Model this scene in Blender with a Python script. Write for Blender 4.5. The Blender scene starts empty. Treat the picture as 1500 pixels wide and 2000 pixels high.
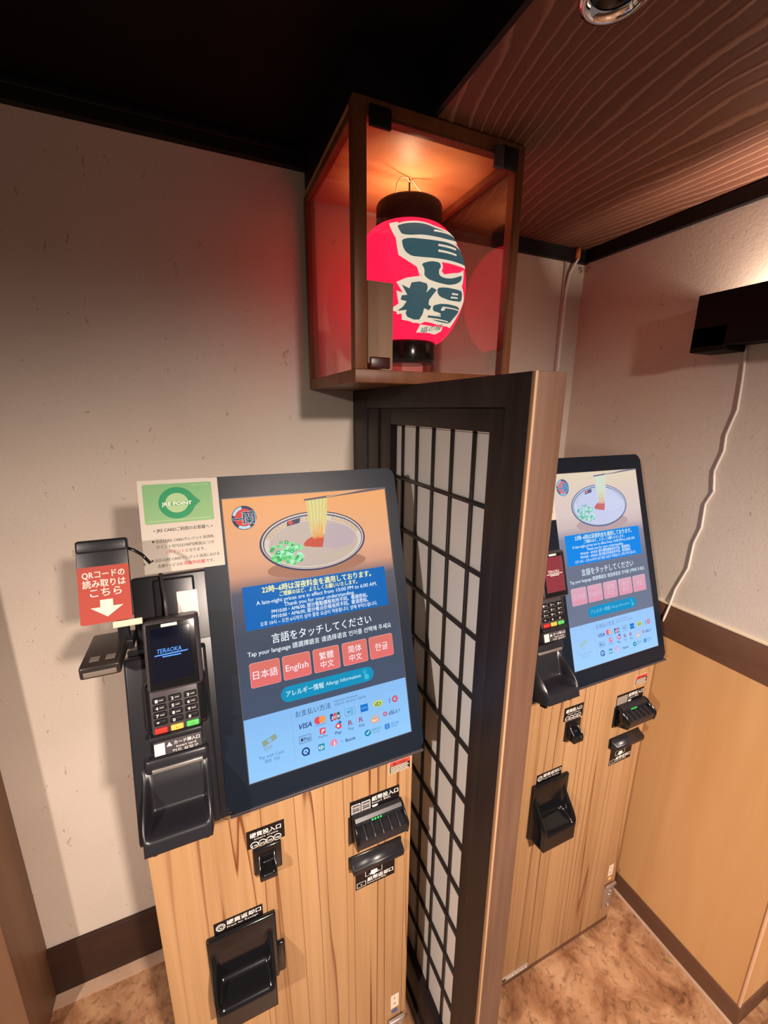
import bpy, bmesh, math, random
from mathutils import Matrix, Vector

# ---------------------------------------------------------------- camera
sc = bpy.context.scene
COL = sc.collection
YAW, PITCH, ROLL = math.radians(23.5), math.radians(-13.86), math.radians(0.42)
cam_data = bpy.data.cameras.new('camera')
cam = bpy.data.objects.new('camera', cam_data)
COL.objects.link(cam)
_f = Vector((math.sin(YAW)*math.cos(PITCH), math.cos(YAW)*math.cos(PITCH), math.sin(PITCH)))
_r = Vector((math.cos(YAW), -math.sin(YAW), 0.0))
_u = _r.cross(_f)
_r2 = _r*math.cos(ROLL) + _u*math.sin(ROLL)
_u2 = -_r*math.sin(ROLL) + _u*math.cos(ROLL)
_m = Matrix((_r2, _u2, -_f)).transposed().to_4x4()
_m.translation = Vector((0, 0, 1.725))
cam.matrix_world = _m
cam_data.sensor_fit = 'HORIZONTAL'
cam_data.sensor_width = 36.0
cam_data.lens = 812/1500*36.0
cam_data.clip_start = 0.01
sc.camera = cam

# ---------------------------------------------------------------- world, lamps, exposure
world = bpy.data.worlds.new('world')
sc.world = world
world.use_nodes = True
world.node_tree.nodes['Background'].inputs[0].default_value = (1.0, 0.80, 0.68, 1)
world.node_tree.nodes['Background'].inputs[1].default_value = 0.20
sc.view_settings.view_transform = 'Standard'
sc.view_settings.look = 'None'
sc.view_settings.exposure = 0.0
sc.view_settings.gamma = 1.0
sc.view_settings.use_curve_mapping = False


def spot(name, loc, target, power, color, size, blend, radius):
    d = bpy.data.lights.new(name, 'SPOT')
    d.energy = power
    d.color = color
    d.spot_size = math.radians(size)
    d.spot_blend = blend
    d.shadow_soft_size = radius
    o = bpy.data.objects.new(name, d)
    COL.objects.link(o)
    o.location = loc
    o.rotation_euler = (Vector(target) - Vector(loc)).to_track_quat('-Z', 'Y').to_euler()
    return o


# ceiling downlights of the shop: one left of the camera, one behind it to the right
spot('ceiling_downlight_lamp', (-1.45, -0.70, 2.20), (0.1, 1.0, -0.50), 205, (1.0, 0.84, 0.73), 96, 1.0, 0.045)
spot('ceiling_downlight_lamp', (0.45, -1.15, 2.20), (0.75, 1.1, -0.40), 365, (1.0, 0.83, 0.71), 96, 1.0, 0.05)


# ---------------------------------------------------------------- small helpers
def L1(v):
    v /= 255.0
    return v/12.92 if v <= 0.04045 else ((v+0.055)/1.055)**2.4


def rgb(r, g, b):
    return (L1(r), L1(g), L1(b), 1.0)


class MB:
    """collects faces; build() links them as one mesh object"""

    def __init__(self):
        self.bm = bmesh.new()
        self.cl = self.bm.loops.layers.float_color.new('Col')
        self.M = Matrix.Identity(4)

    def _tag(self, faces, mat, col, smooth):
        for f in faces:
            f.material_index = mat
            f.smooth = smooth
            if col is not None:
                for lp in f.loops:
                    lp[self.cl] = col

    def box(self, x0, x1, y0, y1, z0, z1, bev=0.0, mat=0, col=None, seg=2):
        t = bmesh.new()
        vs = [t.verts.new((x, y, z)) for x in (x0, x1) for y in (y0, y1) for z in (z0, z1)]
        for q in ((0, 1, 3, 2), (4, 6, 7, 5), (0, 4, 5, 1), (2, 3, 7, 6), (0, 2, 6, 4), (1, 5, 7, 3)):
            t.faces.new([vs[i] for i in q])
        bmesh.ops.recalc_face_normals(t, faces=t.faces)
        if bev > 0:
            bmesh.ops.bevel(t, geom=t.edges[:], offset=bev, segments=seg, profile=0.6, affect='EDGES')
        self.merge(t, mat, col, bev > 0)
        return self

    def merge(self, t, mat=0, col=None, smooth=False):
        mp = {}
        for v in t.verts:
            mp[v] = self.bm.verts.new(self.M @ v.co)
        fs = []
        for f in t.faces:
            try:
                fs.append(self.bm.faces.new([mp[v] for v in f.verts]))
            except ValueError:
                pass
        t.free()
        self._tag(fs, mat, col, smooth)

    def poly(self, pts, col=None, mat=0, cols=None):
        vs = [self.bm.verts.new(self.M @ Vector(p)) for p in pts]
        f = self.bm.faces.new(vs)
        self._tag([f], mat, col, False)
        if cols:
            for lp, c in zip(f.loops, cols):
                lp[self.cl] = c
        return f

    def flat(self, pts2, c, col=None, mat=0):
        """flat n-gon in the (a, b) plane at height c, triangulated"""
        f = self.poly([(p[0], p[1], c) for p in pts2], col, mat)
        r = bmesh.ops.triangulate(self.bm, faces=[f])
        self._tag(r['faces'], mat, col, False)

    def rect(self, a0, a1, b0, b1, c, col=None, mat=0, r=0.0, col2=None):
        if r <= 0:
            self.poly([(a0, b0, c), (a1, b0, c), (a1, b1, c), (a0, b1, c)], col, mat,
                      cols=[col, col, col2, col2] if col2 else None)
        else:
            pts = []
            for cx, cy, s in ((a1-r, b1-r, 0), (a0+r, b1-r, 90), (a0+r, b0+r, 180), (a1-r, b0+r, 270)):
                for k in range(6):
                    t = math.radians(s+18*k)
                    pts.append((cx+r*math.cos(t), cy+r*math.sin(t), c))
            cols = None
            if col2:
                cols = []
                for p in pts:
                    t = (p[1]-b0)/(b1-b0)
                    cols.append(tuple(col[i]*(1-t)+col2[i]*t for i in range(4)))
            self.poly(pts, col, mat, cols)

    def disc(self, a, b, ra, rb, c, col=None, mat=0, n=28, rot=0.0):
        cr, sr = math.cos(rot), math.sin(rot)
        pts = []
        for k in range(n):
            t = 2*math.pi*k/n
            x, y = ra*math.cos(t), rb*math.sin(t)
            pts.append((a+x*cr-y*sr, b+x*sr+y*cr, c))
        self.poly(pts, col, mat)

    def ring(self, a, b, ra, rb, w, c, col=None, mat=0, n=36, t0=0.0, t1=360.0):
        for k in range(n):
            s, e = math.radians(t0+(t1-t0)*k/n), math.radians(t0+(t1-t0)*(k+1)/n)
            P = lambda t, d: (a+(ra-d)*math.cos(t), b+(rb-d)*math.sin(t), c)
            self.poly([P(s, w), P(s, 0), P(e, 0), P(e, w)], col, mat)

    def frame(self, a0, a1, b0, b1, w, c, col=None, mat=0):
        self.rect(a0, a1, b0, b0+w, c, col, mat)
        self.rect(a0, a1, b1-w, b1, c, col, mat)
        self.rect(a0, a0+w, b0+w, b1-w, c, col, mat)
        self.rect(a1-w, a1, b0+w, b1-w, c, col, mat)

    def text(self, body, a0, a1, b, size, c, col=None, mat=0, bold=0.0, slant=0.0, fit=True, xf=None, res=2):
        if bold > 0:
            d = bold*size*0.7
            for dx, dy, dc in ((-d, -d*.5, 0), (d, -d*.5, 2e-5), (0, d*.6, 4e-5)):
                self.text(body, a0+dx, a1+dx, b+dy, size, c+dc, col, mat, 0.0, slant, fit, xf, res)
            return
        vs, fs = glyphs(body, 0.0, res)
        if not vs:
            return
        xs = [v[0] for v in vs]
        lo, hi = min(xs), max(xs)
        kx = (a1-a0)/(hi-lo) if fit else size
        mp = []
        for v in vs:
            p = (a0+(v[0]-lo)*kx + slant*v[1]*size, b+v[1]*size, c)
            mp.append(self.bm.verts.new(self.M @ Vector(xf(p) if xf else p)))
        out = []
        for f in fs:
            try:
                out.append(self.bm.faces.new([mp[i] for i in f]))
            except ValueError:
                pass
        self._tag(out, mat, col, False)

    def tube(self, pts, r, n=8, mat=0, col=None, caps=True, flat=1.0):
        pts = [Vector(p) for p in pts]
        rings = []
        up = Vector((0.13, 0.2, 0.97))
        for i, p in enumerate(pts):
            d = (pts[min(i+1, len(pts)-1)] - pts[max(i-1, 0)]).normalized()
            s = d.cross(up)
            if s.length < 1e-4:
                s = d.cross(Vector((1, 0, 0)))
            s.normalize()
            q = d.cross(s)
            rings.append([self.bm.verts.new(self.M @ (p + s*r*math.cos(2*math.pi*k/n) + q*r*flat*math.sin(2*math.pi*k/n))) for k in range(n)])
        fs = []
        for A, B in zip(rings, rings[1:]):
            for k in range(n):
                fs.append(self.bm.faces.new((A[k], A[(k+1) % n], B[(k+1) % n], B[k])))
        if caps:
            fs.append(self.bm.faces.new(rings[0][::-1]))
            fs.append(self.bm.faces.new(rings[-1]))
        self._tag(fs, mat, col, True)
        return self

    def lathe(self, prof, cx, cy, n=48, mat=0, col=None, close=False):
        """profile of (radius, z)"""
        rings = [[self.bm.verts.new(self.M @ Vector((cx+r*math.cos(2*math.pi*k/n), cy+r*math.sin(2*math.pi*k/n), z))) for k in range(n)] for r, z in prof]
        fs = []
        prs = list(zip(rings, rings[1:]))
        if close:
            prs.append((rings[-1], rings[0]))
        for A, B in prs:
            for k in range(n):
                fs.append(self.bm.faces.new((A[k], A[(k+1) % n], B[(k+1) % n], B[k])))
        self._tag(fs, mat, col, True)
        return self

    def grid(self, fn, nu, nv, mat=0, col=None, smooth=True):
        g = [[self.bm.verts.new(self.M @ Vector(fn(i/nu, j/nv))) for j in range(nv+1)] for i in range(nu+1)]
        fs = []
        for i in range(nu):
            for j in range(nv):
                fs.append(self.bm.faces.new((g[i][j], g[i+1][j], g[i+1][j+1], g[i][j+1])))
        self._tag(fs, mat, col, smooth)
        return self

    def build(self, name, mats, parent=None, recalc=True, loc=None):
        if recalc:
            bmesh.ops.recalc_face_normals(self.bm, faces=self.bm.faces[:])
        me = bpy.data.meshes.new(name)
        self.bm.to_mesh(me)
        self.bm.free()
        for m in (mats if isinstance(mats, (list, tuple)) else [mats]):
            me.materials.append(m)
        o = bpy.data.objects.new(name, me)
        COL.objects.link(o)
        if parent:
            o.parent = parent
        if loc:
            o.location = loc
        return o


_gl = {}


def glyphs(body, bold, res=2):
    key = (body, bold, res)
    if key not in _gl:
        cu = bpy.data.curves.new('text', 'FONT')
        cu.body = body
        cu.size = 1.0
        cu.resolution_u = res
        cu.dimensions = '2D'
        cu.fill_mode = 'FRONT'
        cu.offset = bold
        ob = bpy.data.objects.new('text', cu)
        me = ob.to_mesh()
        _gl[key] = ([(v.co.x, v.co.y) for v in me.vertices], [tuple(p.vertices) for p in me.polygons])
        ob.to_mesh_clear()
        bpy.data.objects.remove(ob)
        bpy.data.curves.remove(cu)
    return _gl[key]


def empty(name, loc, label, cat, group=None, rotz=0.0):
    o = bpy.data.objects.new(name, None)
    o.empty_display_size = 0.05
    COL.objects.link(o)
    o.location = loc
    o.rotation_euler = (0, 0, rotz)
    return tag(o, label, cat, group)


def tag(o, label, cat, group=None):
    o['label'] = label
    o['category'] = cat
    if group:
        o['group'] = group
    return o


def struct(o):
    o['kind'] = 'structure'
    return o


# ---------------------------------------------------------------- materials
def mat(name, color=(0.5, 0.5, 0.5, 1), rough=0.5, metal=0.0, spec=0.5, coat=0.0):
    m = bpy.data.materials.new(name)
    m.use_nodes = True
    b = m.node_tree.nodes['Principled BSDF']
    b.inputs['Base Color'].default_value = color
    b.inputs['Roughness'].default_value = rough
    b.inputs['Metallic'].default_value = metal
    b.inputs['Specular IOR Level'].default_value = spec
    b.inputs['Coat Weight'].default_value = coat
    return m


class NT:
    def __init__(self, m):
        self.t = m.node_tree
        self.b = self.t.nodes['Principled BSDF']

    def n(self, kind, **kw):
        nd = self.t.nodes.new(kind)
        for k, v in kw.items():
            if k in nd.inputs:
                nd.inputs[k].default_value = v
            else:
                setattr(nd, k, v)
        return nd

    def l(self, a, b):
        self.t.links.new(a, b)

    def ramp(self, src, stops):
        r = self.t.nodes.new('ShaderNodeValToRGB')
        e = r.color_ramp.elements
        while len(e) < len(stops):
            e.new(0.5)
        for el, (p, c) in zip(e, stops):
            el.position = p
            el.color = c
        self.l(src, r.inputs[0])
        return r.outputs[0]

    def pos(self, scale):
        g = self.t.nodes.new('ShaderNodeNewGeometry')
        mp = self.n('ShaderNodeMapping')
        mp.inputs['Scale'].default_value = scale
        self.l(g.outputs['Position'], mp.inputs['Vector'])
        return mp.outputs['Vector']

    def noise(self, vec, scale, detail=3.0, rough=0.5, dist=0.0):
        nd = self.n('ShaderNodeTexNoise')
        nd.inputs['Scale'].default_value = scale
        nd.inputs['Detail'].default_value = detail
        nd.inputs['Roughness'].default_value = rough
        nd.inputs['Distortion'].default_value = dist
        self.l(vec, nd.inputs['Vector'])
        return nd.outputs[0]

    def mix(self, fac, a, b, mode='MIX'):
        nd = self.n('ShaderNodeMix', data_type='RGBA', blend_type=mode)
        for s, v in ((nd.inputs[0], fac), (nd.inputs[6], a), (nd.inputs[7], b)):
            if isinstance(v, (int, float, tuple)):
                s.default_value = v
            else:
                self.l(v, s)
        return nd.outputs[2]

    def bump(self, src, strength, dist=0.002):
        nd = self.n('ShaderNodeBump')
        nd.inputs['Strength'].default_value = strength
        nd.inputs['Distance'].default_value = dist
        self.l(src, nd.inputs['Height'])
        self.l(nd.outputs[0], self.b.inputs['Normal'])


def grey(v):
    return (v, v, v, 1)


def wallpaper():
    m = mat('flecked_wallpaper', rough=0.85, spec=0.2)
    t = NT(m)
    p = t.pos((1, 1, 1))
    base = t.ramp(t.noise(p, 3.0, 3), [(0.3, rgb(206, 192, 178)), (0.7, rgb(216, 203, 190))])
    grain = t.ramp(t.noise(p, 260, 3, 0.7), [(0.3, grey(0.86)), (0.7, grey(1.0))])
    c = t.mix(1.0, base, grain, 'MULTIPLY')
    # short straw fibres pressed into the paper
    fib = t.ramp(t.noise(t.pos((75, 75, 30)), 1.0, 1.5, 0.4, 1.2), [(0.735, grey(0)), (0.765, grey(0.8))])
    c = t.mix(fib, c, rgb(168, 146, 126))
    t.l(c, t.b.inputs['Base Color'])
    t.bump(t.noise(p, 120, 4, 0.65), 0.35, 0.0015)
    return m


def kiosk_wood():
    m = mat('zebra_wood_laminate', rough=0.42, spec=0.35)
    t = NT(m)
    bands = t.ramp(t.noise(t.pos((14, 14, 0.55)), 1.0, 4, 0.6, 0.25),
                   [(0.25, rgb(164, 124, 84)), (0.5, rgb(178, 138, 97)), (0.75, rgb(188, 150, 111))])
    fine = t.ramp(t.noise(t.pos((130, 130, 1.6)), 1.0, 3, 0.6, 0.3), [(0.3, grey(0.86)), (0.7, grey(1.0))])
    c = t.mix(1.0, bands, fine, 'MULTIPLY')
    # thin wandering dark vein lines: contour lines of a stretched noise
    v = t.noise(t.pos((9, 9, 0.17)), 1.0, 2.5, 0.45, 0.25)
    mul = t.n('ShaderNodeMath', operation='MULTIPLY')
    mul.inputs[1].default_value = 11.0
    t.l(v, mul.inputs[0])
    fr = t.n('ShaderNodeMath', operation='FRACT')
    t.l(mul.outputs[0], fr.inputs[0])
    lines = t.ramp(fr.outputs[0], [(0.0, grey(1)), (0.035, grey(0.75)), (0.07, grey(0.2)), (0.22, grey(0.0)), (0.97, grey(0.0)), (1.0, grey(1))])
    gate = t.ramp(t.noise(t.pos((7, 7, 0.5)), 1.0, 1.0), [(0.36, grey(0.35)), (0.52, grey(1))])
    f = t.mix(1.0, lines, gate, 'MULTIPLY')
    c = t.mix(f, c, rgb(104, 54, 28))
    t.l(c, t.b.inputs['Base Color'])
    return m


def plain_wood(name, dark, light, rough=0.5, stretch=(30, 30, 2.0), spec=0.3):
    m = mat(name, rough=rough, spec=spec)
    t = NT(m)
    c = t.ramp(t.noise(t.pos(stretch), 1.0, 4, 0.6, 0.4), [(0.3, dark), (0.7, light)])
    t.l(c, t.b.inputs['Base Color'])
    return m


def ceiling_wood(name, c_lo, c_hi, c_line):
    m = mat(name, rough=0.55, spec=0.3)
    t = NT(m)
    # grain of a cathedral-cut board: lines fan out towards the room, raised in relief
    g = t.t.nodes.new('ShaderNodeNewGeometry')
    sep = t.n('ShaderNodeSeparateXYZ')
    t.l(g.outputs['Position'], sep.inputs[0])

    def ma(op, a, b, c=None):
        nd = t.n('ShaderNodeMath', operation=op)
        for s, v in zip(nd.inputs, (a, b, c)):
            if v is None:
                continue
            if isinstance(v, (int, float)):
                s.default_value = v
            else:
                t.l(v, s)
        return nd.outputs[0]
    warp = t.noise(t.pos((2.6, 1.1, 1)), 1.0, 1.5, 0.4)
    jit = t.noise(t.pos((55, 40, 1)), 1.0, 2)
    xo = ma('MULTIPLY_ADD', warp, 0.34, ma('SUBTRACT', sep.outputs[0], 1.17))
    xo = ma('MULTIPLY_ADD', jit, 0.007, xo)
    xo = ma('MULTIPLY_ADD', t.noise(t.pos((9, 4, 1)), 1.0, 1.0), 0.042, xo)
    den = ma('MAXIMUM', ma('MULTIPLY_ADD', ma('SUBTRACT', 1.2, sep.outputs[1]), 0.95, 1.0), 0.5)
    ph = ma('MULTIPLY', ma('DIVIDE', xo, den), 40.0)
    fr = t.n('ShaderNodeMath', operation='FRACT')
    t.l(ph, fr.inputs[0])
    ridge = t.ramp(fr.outputs[0], [(0.0, grey(0.12)), (0.16, grey(1)), (0.27, grey(1)), (0.36, grey(0)), (1.0, grey(0.12))])
    base = t.ramp(t.noise(t.pos((6, 2, 6)), 1.0, 3), [(0.3, c_lo), (0.7, c_hi)])
    c = t.mix(ridge, base, c_line)
    t.l(c, t.b.inputs['Base Color'])
    t.bump(ridge, 0.9, 0.004)
    return m


def floor_mat():
    m = mat('mottled_vinyl_floor', rough=0.38, spec=0.4)
    t = NT(m)
    p = t.pos((1, 1, 1))
    c = t.ramp(t.noise(p, 9, 6, 0.62, 0.6), [(0.30, rgb(112, 72, 48)), (0.45, rgb(156, 112, 80)), (0.58, rgb(184, 142, 106)), (0.75, rgb(200, 164, 128))])
    sp = t.ramp(t.noise(p, 48, 4, 0.6, 0.8), [(0.34, grey(0.45)), (0.46, grey(1.0))])
    c = t.mix(0.8, c, sp, 'MULTIPLY')
    t.l(c, t.b.inputs['Base Color'])
    t.bump(t.noise(p, 60, 3), 0.15, 0.002)
    return m


def attr_mat(name, emit):
    m = mat(name, rough=0.5, spec=0.3)
    t = NT(m)
    a = t.n('ShaderNodeAttribute')
    a.attribute_name = 'Col'
    if emit:
        t.b.inputs['Base Color'].default_value = (0.004, 0.004, 0.005, 1)
        t.b.inputs['Roughness'].default_value = 0.35
        t.b.inputs['Specular IOR Level'].default_value = 0.04
        t.l(a.outputs['Color'], t.b.inputs['Emission Color'])
        t.b.inputs['Emission Strength'].default_value = emit
    else:
        t.l(a.outputs['Color'], t.b.inputs['Base Color'])
    return m


def glass_mat():
    m = bpy.data.materials.new('clear_pane')
    m.use_nodes = True
    t = m.node_tree
    t.nodes.remove(t.nodes['Principled BSDF'])
    out = t.nodes['Material Output']
    tr = t.nodes.new('ShaderNodeBsdfTransparent')
    tr.inputs[0].default_value = (0.93, 0.91, 0.90, 1)
    gl = t.nodes.new('ShaderNodeBsdfGlossy')
    gl.inputs['Roughness'].default_value = 0.02
    fr = t.nodes.new('ShaderNodeFresnel')
    fr.inputs[0].default_value = 1.5
    mx = t.nodes.new('ShaderNodeMixShader')
    ge = t.nodes.new('ShaderNodeNewGeometry')
    mr = t.nodes.new('ShaderNodeMapRange')      # same reflectance from both faces of a thin pane
    mr.inputs[3].default_value = 1.5
    mr.inputs[4].default_value = 1/1.5
    t.links.new(ge.outputs['Backfacing'], mr.inputs[0])
    t.links.new(mr.outputs[0], fr.inputs[0])
    t.links.new(fr.outputs[0], mx.inputs[0])
    t.links.new(tr.outputs[0], mx.inputs[1])
    t.links.new(gl.outputs[0], mx.inputs[2])
    t.links.new(mx.outputs[0], out.inputs[0])
    return m


def emit_mat(name, color, strength):
    m = mat(name, color=(0.02, 0.02, 0.02, 1))
    b = m.node_tree.nodes['Principled BSDF']
    b.inputs['Emission Color'].default_value = color
    b.inputs['Emission Strength'].default_value = strength
    return m


def lantern_paper():
    m = mat('lit_red_paper', color=rgb(190, 20, 50), rough=0.6)
    t = NT(m)
    c = t.ramp(t.noise(t.pos((6, 6, 4)), 1.0, 2), [(0.3, (2.3, 0.014, 0.090, 1)), (0.7, (2.7, 0.026, 0.135, 1))])
    t.l(c, t.b.inputs['Emission Color'])
    t.b.inputs['Emission Strength'].default_value = 1.0
    return m


M_WALL = wallpaper()
M_KWOOD = kiosk_wood()
M_TAN = plain_wood('tan_panel', rgb(204, 154, 102), rgb(216, 170, 118), 0.5, (9, 9, 0.9))
M_RAIL = plain_wood('brown_rail', rgb(92, 62, 46), rgb(108, 76, 58), 0.55, (14, 3, 14))
M_DBASE = plain_wood('dark_base', rgb(50, 31, 24), rgb(62, 40, 31), 0.6, (4, 14, 14))
M_BLACKW = mat('black_trim', rgb(14, 11, 12), 0.55, spec=0.3)
M_LAMPB = mat('lamp_black', rgb(8, 5, 5), 0.6, spec=0.2)
M_CEIL = ceiling_wood('ridged_ceiling_board', rgb(92, 57, 44), rgb(106, 68, 53), rgb(142, 104, 86))
M_CEILD = mat('shade_black_ceiling', rgb(11, 8, 9), 0.7, spec=0.15)  # shade above the ceiling step put into this near-black colour
M_FLOOR = floor_mat()
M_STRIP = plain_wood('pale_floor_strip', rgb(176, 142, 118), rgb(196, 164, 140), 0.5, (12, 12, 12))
M_POST = plain_wood('post_wood', rgb(122, 90, 68), rgb(140, 104, 78), 0.5, (20, 20, 1.2))
M_PART = plain_wood('dark_partition_wood', rgb(38, 29, 30), rgb(52, 41, 41), 0.5, (40, 40, 2))
M_PARTF = plain_wood('partition_wood_lit_end', rgb(92, 66, 52), rgb(110, 82, 66), 0.5, (50, 50, 2.5))  # lighter copy of the partition wood, lamp light put into its colour
M_EDGE = mat('worn_edge', rgb(176, 138, 104), 0.6)
M_LATT = mat('lattice_black', rgb(40, 32, 30), 0.4, spec=0.5)
M_PAPER = mat('shoji_paper', rgb(228, 226, 222), 0.8, spec=0.2)
M_CASE = plain_wood('case_wood', rgb(102, 58, 33), rgb(130, 80, 48), 0.4, (26, 26, 2.2))
M_CASETOP = plain_wood('case_top_wood', rgb(190, 130, 84), rgb(206, 146, 98), 0.5, (8, 20, 8))
M_PLANK = plain_wood('grey_plank', rgb(186, 158, 132), rgb(206, 178, 152), 0.6, (40, 40, 3))
M_GLASS = glass_mat()
M_BLK = mat('gloss_black_plastic', (0.006, 0.006, 0.007, 1), 0.16, spec=0.5)
M_BLK2 = mat('satin_black_plastic', (0.014, 0.014, 0.018, 1), 0.34, spec=0.5)
M_BEZEL = mat('bezel_black_glare_tint', (0.005, 0.010, 0.020, 1), 0.40, spec=0.25)  # blue tint stands in for screen glare over the black bezel
M_SCAN = mat('brown_grey_plastic', rgb(50, 44, 42), 0.25)
M_MARK = mat('light_mark', rgb(120, 110, 102), 0.5)
M_RIB = mat('rib_plastic', rgb(58, 54, 56), 0.3)
M_GREY = mat('dark_grey_plastic', rgb(62, 56, 60), 0.4)
M_SILV = mat('silver_metal', rgb(190, 182, 176), 0.3, metal=0.8)
M_CHROME = mat('chrome', rgb(220, 220, 225), 0.08, metal=1.0)
M_WHITE = mat('white_plastic', rgb(226, 220, 212), 0.45)
M_CREAM = mat('cream_lip_and_lit_edge', rgb(222, 206, 178), 0.5)
M_ORANGE = mat('orange_putty', rgb(176, 96, 44), 0.6)
M_CAP = mat('lantern_cap', rgb(44, 27, 26), 0.45)
M_LIT = attr_mat('lit_screen', 1.0)
M_INK = attr_mat('printed_ink', 0)
M_LED = emit_mat('green_led', rgb(40, 220, 90), 1.6)
M_TLIT = emit_mat('terminal_blue_text', rgb(60, 150, 255), 1.4)
M_LPAPER = lantern_paper()
M_LWHITE = emit_mat('lit_white_lettering', rgb(255, 240, 214), 1.0)
M_LTEAL = emit_mat('lit_teal_lettering', rgb(54, 94, 104), 1.0)
M_CLIP = mat('dark_red_clip', rgb(66, 24, 24), 0.3)
M_RED = mat('red_sticker', rgb(200, 84, 68), 0.5)

# world-space things: children keep world coordinates under an Empty at the base
WINV = {}


def thing(name, loc, label, cat, group=None):
    e = empty(name, loc, label, cat, group)
    WINV[e.name] = Matrix.Translation(Vector(loc)).inverted()
    return e


def wb(mb, name, mats, parent):
    o = mb.build(name, mats, parent)
    if parent is not None and parent.name in WINV:
        o.matrix_parent_inverse = WINV[parent.name]
    return o


def bx(*a, **k):
    return MB().box(*a, **k)


# ---------------------------------------------------------------- the room
struct(bx(-2.6, 2.6, -2.6, 1.30, -0.06, 0.0).build('floor', M_FLOOR))
struct(bx(-2.6, 1.34, 1.196, 1.26, 0, 2.42).build('wall_back', M_WALL))
struct(bx(1.272, 1.34, 0.345, 1.196, 0, 2.42).build('wall_right', M_WALL))
struct(bx(1.34, 2.6, 0.345, 0.41, 0, 2.42).build('wall_front', M_WALL))
cb = MB()
cb.box(0.457, 2.6, -2.6, 1.196, 2.256, 2.36)
struct(cb.build('ceiling', M_CEIL))
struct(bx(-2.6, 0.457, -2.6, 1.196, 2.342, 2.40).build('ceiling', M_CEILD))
struct(bx(0.447, 0.457, -2.6, 1.196, 2.2545, 2.342).build('trim_1', M_BLACKW))
tl = MB()
tl.box(-2.6, 0.447, 1.176, 1.196, 2.299, 2.342)
tl.box(-2.6, 0.288, 1.168, 1.176, 2.322, 2.336, 0.002)
struct(tl.build('trim_2', M_BLACKW))
struct(bx(0.291, 0.447, 0.82, 1.176, 2.2545, 2.342).build('trim_12', M_BLACKW))
struct(bx(0.674, 1.272, 1.181, 1.196, 2.214, 2.252).build('trim_3', M_BLACKW))
struct(bx(1.256, 1.272, 0.345, 1.181, 2.216, 2.252).build('trim_4', M_BLACKW))
# wainscot on the right wall, with its brown rail and a pale strip painting in its lit top edge
struct(bx(1.266, 1.272, 0.341, 1.196, 0.075, 1.048).build('trim_5', M_TAN))
struct(bx(1.264, 1.272, 0.341, 1.196, 1.048, 1.153, 0.001).build('trim_6', M_RAIL))
struct(bx(1.262, 1.272, 0.341, 1.196, 1.153, 1.157).build('trim_7', M_CREAM))
struct(bx(1.272, 2.6, 0.339, 0.345, 0.075, 1.048).build('trim_8', M_TAN))
struct(bx(1.272, 2.6, 0.337, 0.345, 1.048, 1.153, 0.001).build('trim_14', M_RAIL))
struct(bx(1.272, 2.6, 0.335, 0.345, 1.153, 1.157).build('trim_15', M_CREAM))  # pale strip again standing in for the lit rail edge
struct(bx(1.272, 2.6, 0.329, 0.345, 2.216, 2.252).build('trim_16', M_BLACKW))
struct(bx(1.2640, 1.2705, 0.3370, 0.3435, 0.075, 1.048, 0.001).build('trim_13', mat('pale_corner_bead', rgb(232, 190, 156), 0.5)))
struct(bx(1.262, 1.272, 0.335, 1.196, 0.0, 0.075, 0.001).build('baseboard_right', M_RAIL))
struct(bx(1.272, 2.6, 0.335, 0.345, 0.0, 0.075, 0.001).build('baseboard_front', M_RAIL))
struct(bx(-0.55, 1.262, 1.184, 1.196, 0.0, 0.178, 0.001).build('baseboard_back', M_DBASE))
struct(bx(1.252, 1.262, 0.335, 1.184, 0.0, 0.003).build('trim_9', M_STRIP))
struct(bx(-0.55, 0.40, 1.148, 1.184, 0.0, 0.003).build('trim_lit_floor', M_STRIP))  # pale slab colour stands in for the lit band of floor
# narrow joint strip between two sheets of wallpaper
struct(bx(1.176, 1.184, 1.190, 1.196, 1.0, 2.214, 0.001).build('trim_11', mat('joint_strip', rgb(176, 158, 152), 0.5)))

pst = bx(-0.655, -0.55, 1.04, 1.196, 0.0, 2.298, 0.002).build('door_post', M_POST)
tag(pst, 'tall brown wooden post at the left edge of the pale wall', 'post')

# ---------------------------------------------------------------- partition with paper screen
part = thing('shoji_partition', (0.446, 0.83, 0), 'tall dark wooden partition with paper lattice screen between the two machines', 'partition')
fp = MB()
fp.box(0.418, 0.474, 0.462, 0.513, 0.0, 1.777, 0.0015)
fpo = wb(fp, 'front_post', M_PART, part)
wb(bx(0.422, 0.474, 0.455, 0.462, 0.0, 1.777, 0.0012), 'post_face', M_PARTF, part)
wb(bx(0.4175, 0.422, 0.4545, 0.462, 0.0, 1.7772, 0.001), 'worn_corner', M_EDGE, part)
wb(bx(0.418, 0.474, 1.082, 1.196, 0.0, 1.777, 0.0015), 'wall_post', M_PART, part)
wb(bx(0.420, 0.472, 1.008, 1.080, 0.0, 1.728, 0.0015), 'inner_post', M_PART, part)
wb(bx(0.418, 0.474, 0.513, 1.082, 1.729, 1.777, 0.0015), 'top_rail', M_PART, part)
wb(bx(0.418, 0.474, 0.513, 1.082, 0.0, 0.050, 0.0015), 'base_rail', M_PART, part)
wb(bx(0.424, 0.466, 0.515, 0.555, 0.052, 1.7288, 0.0015), 'screen_stile', M_PART, part)
wb(bx(0.424, 0.466, 0.942, 1.006, 0.052, 1.7288, 0.0015), 'screen_stile', M_PART, part)
wb(bx(0.425, 0.465, 0.555, 0.942, 1.690, 1.7288, 0.0015), 'screen_rail', M_PART, part)
wb(bx(0.425, 0.465, 0.555, 0.942, 0.052, 0.166, 0.0015), 'screen_rail', M_PART, part)
yb = [0.555, 0.6155, 0.687, 0.758, 0.830, 0.902, 0.942]
zb = [0.166 + 0.127*k for k in range(13)]
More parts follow.
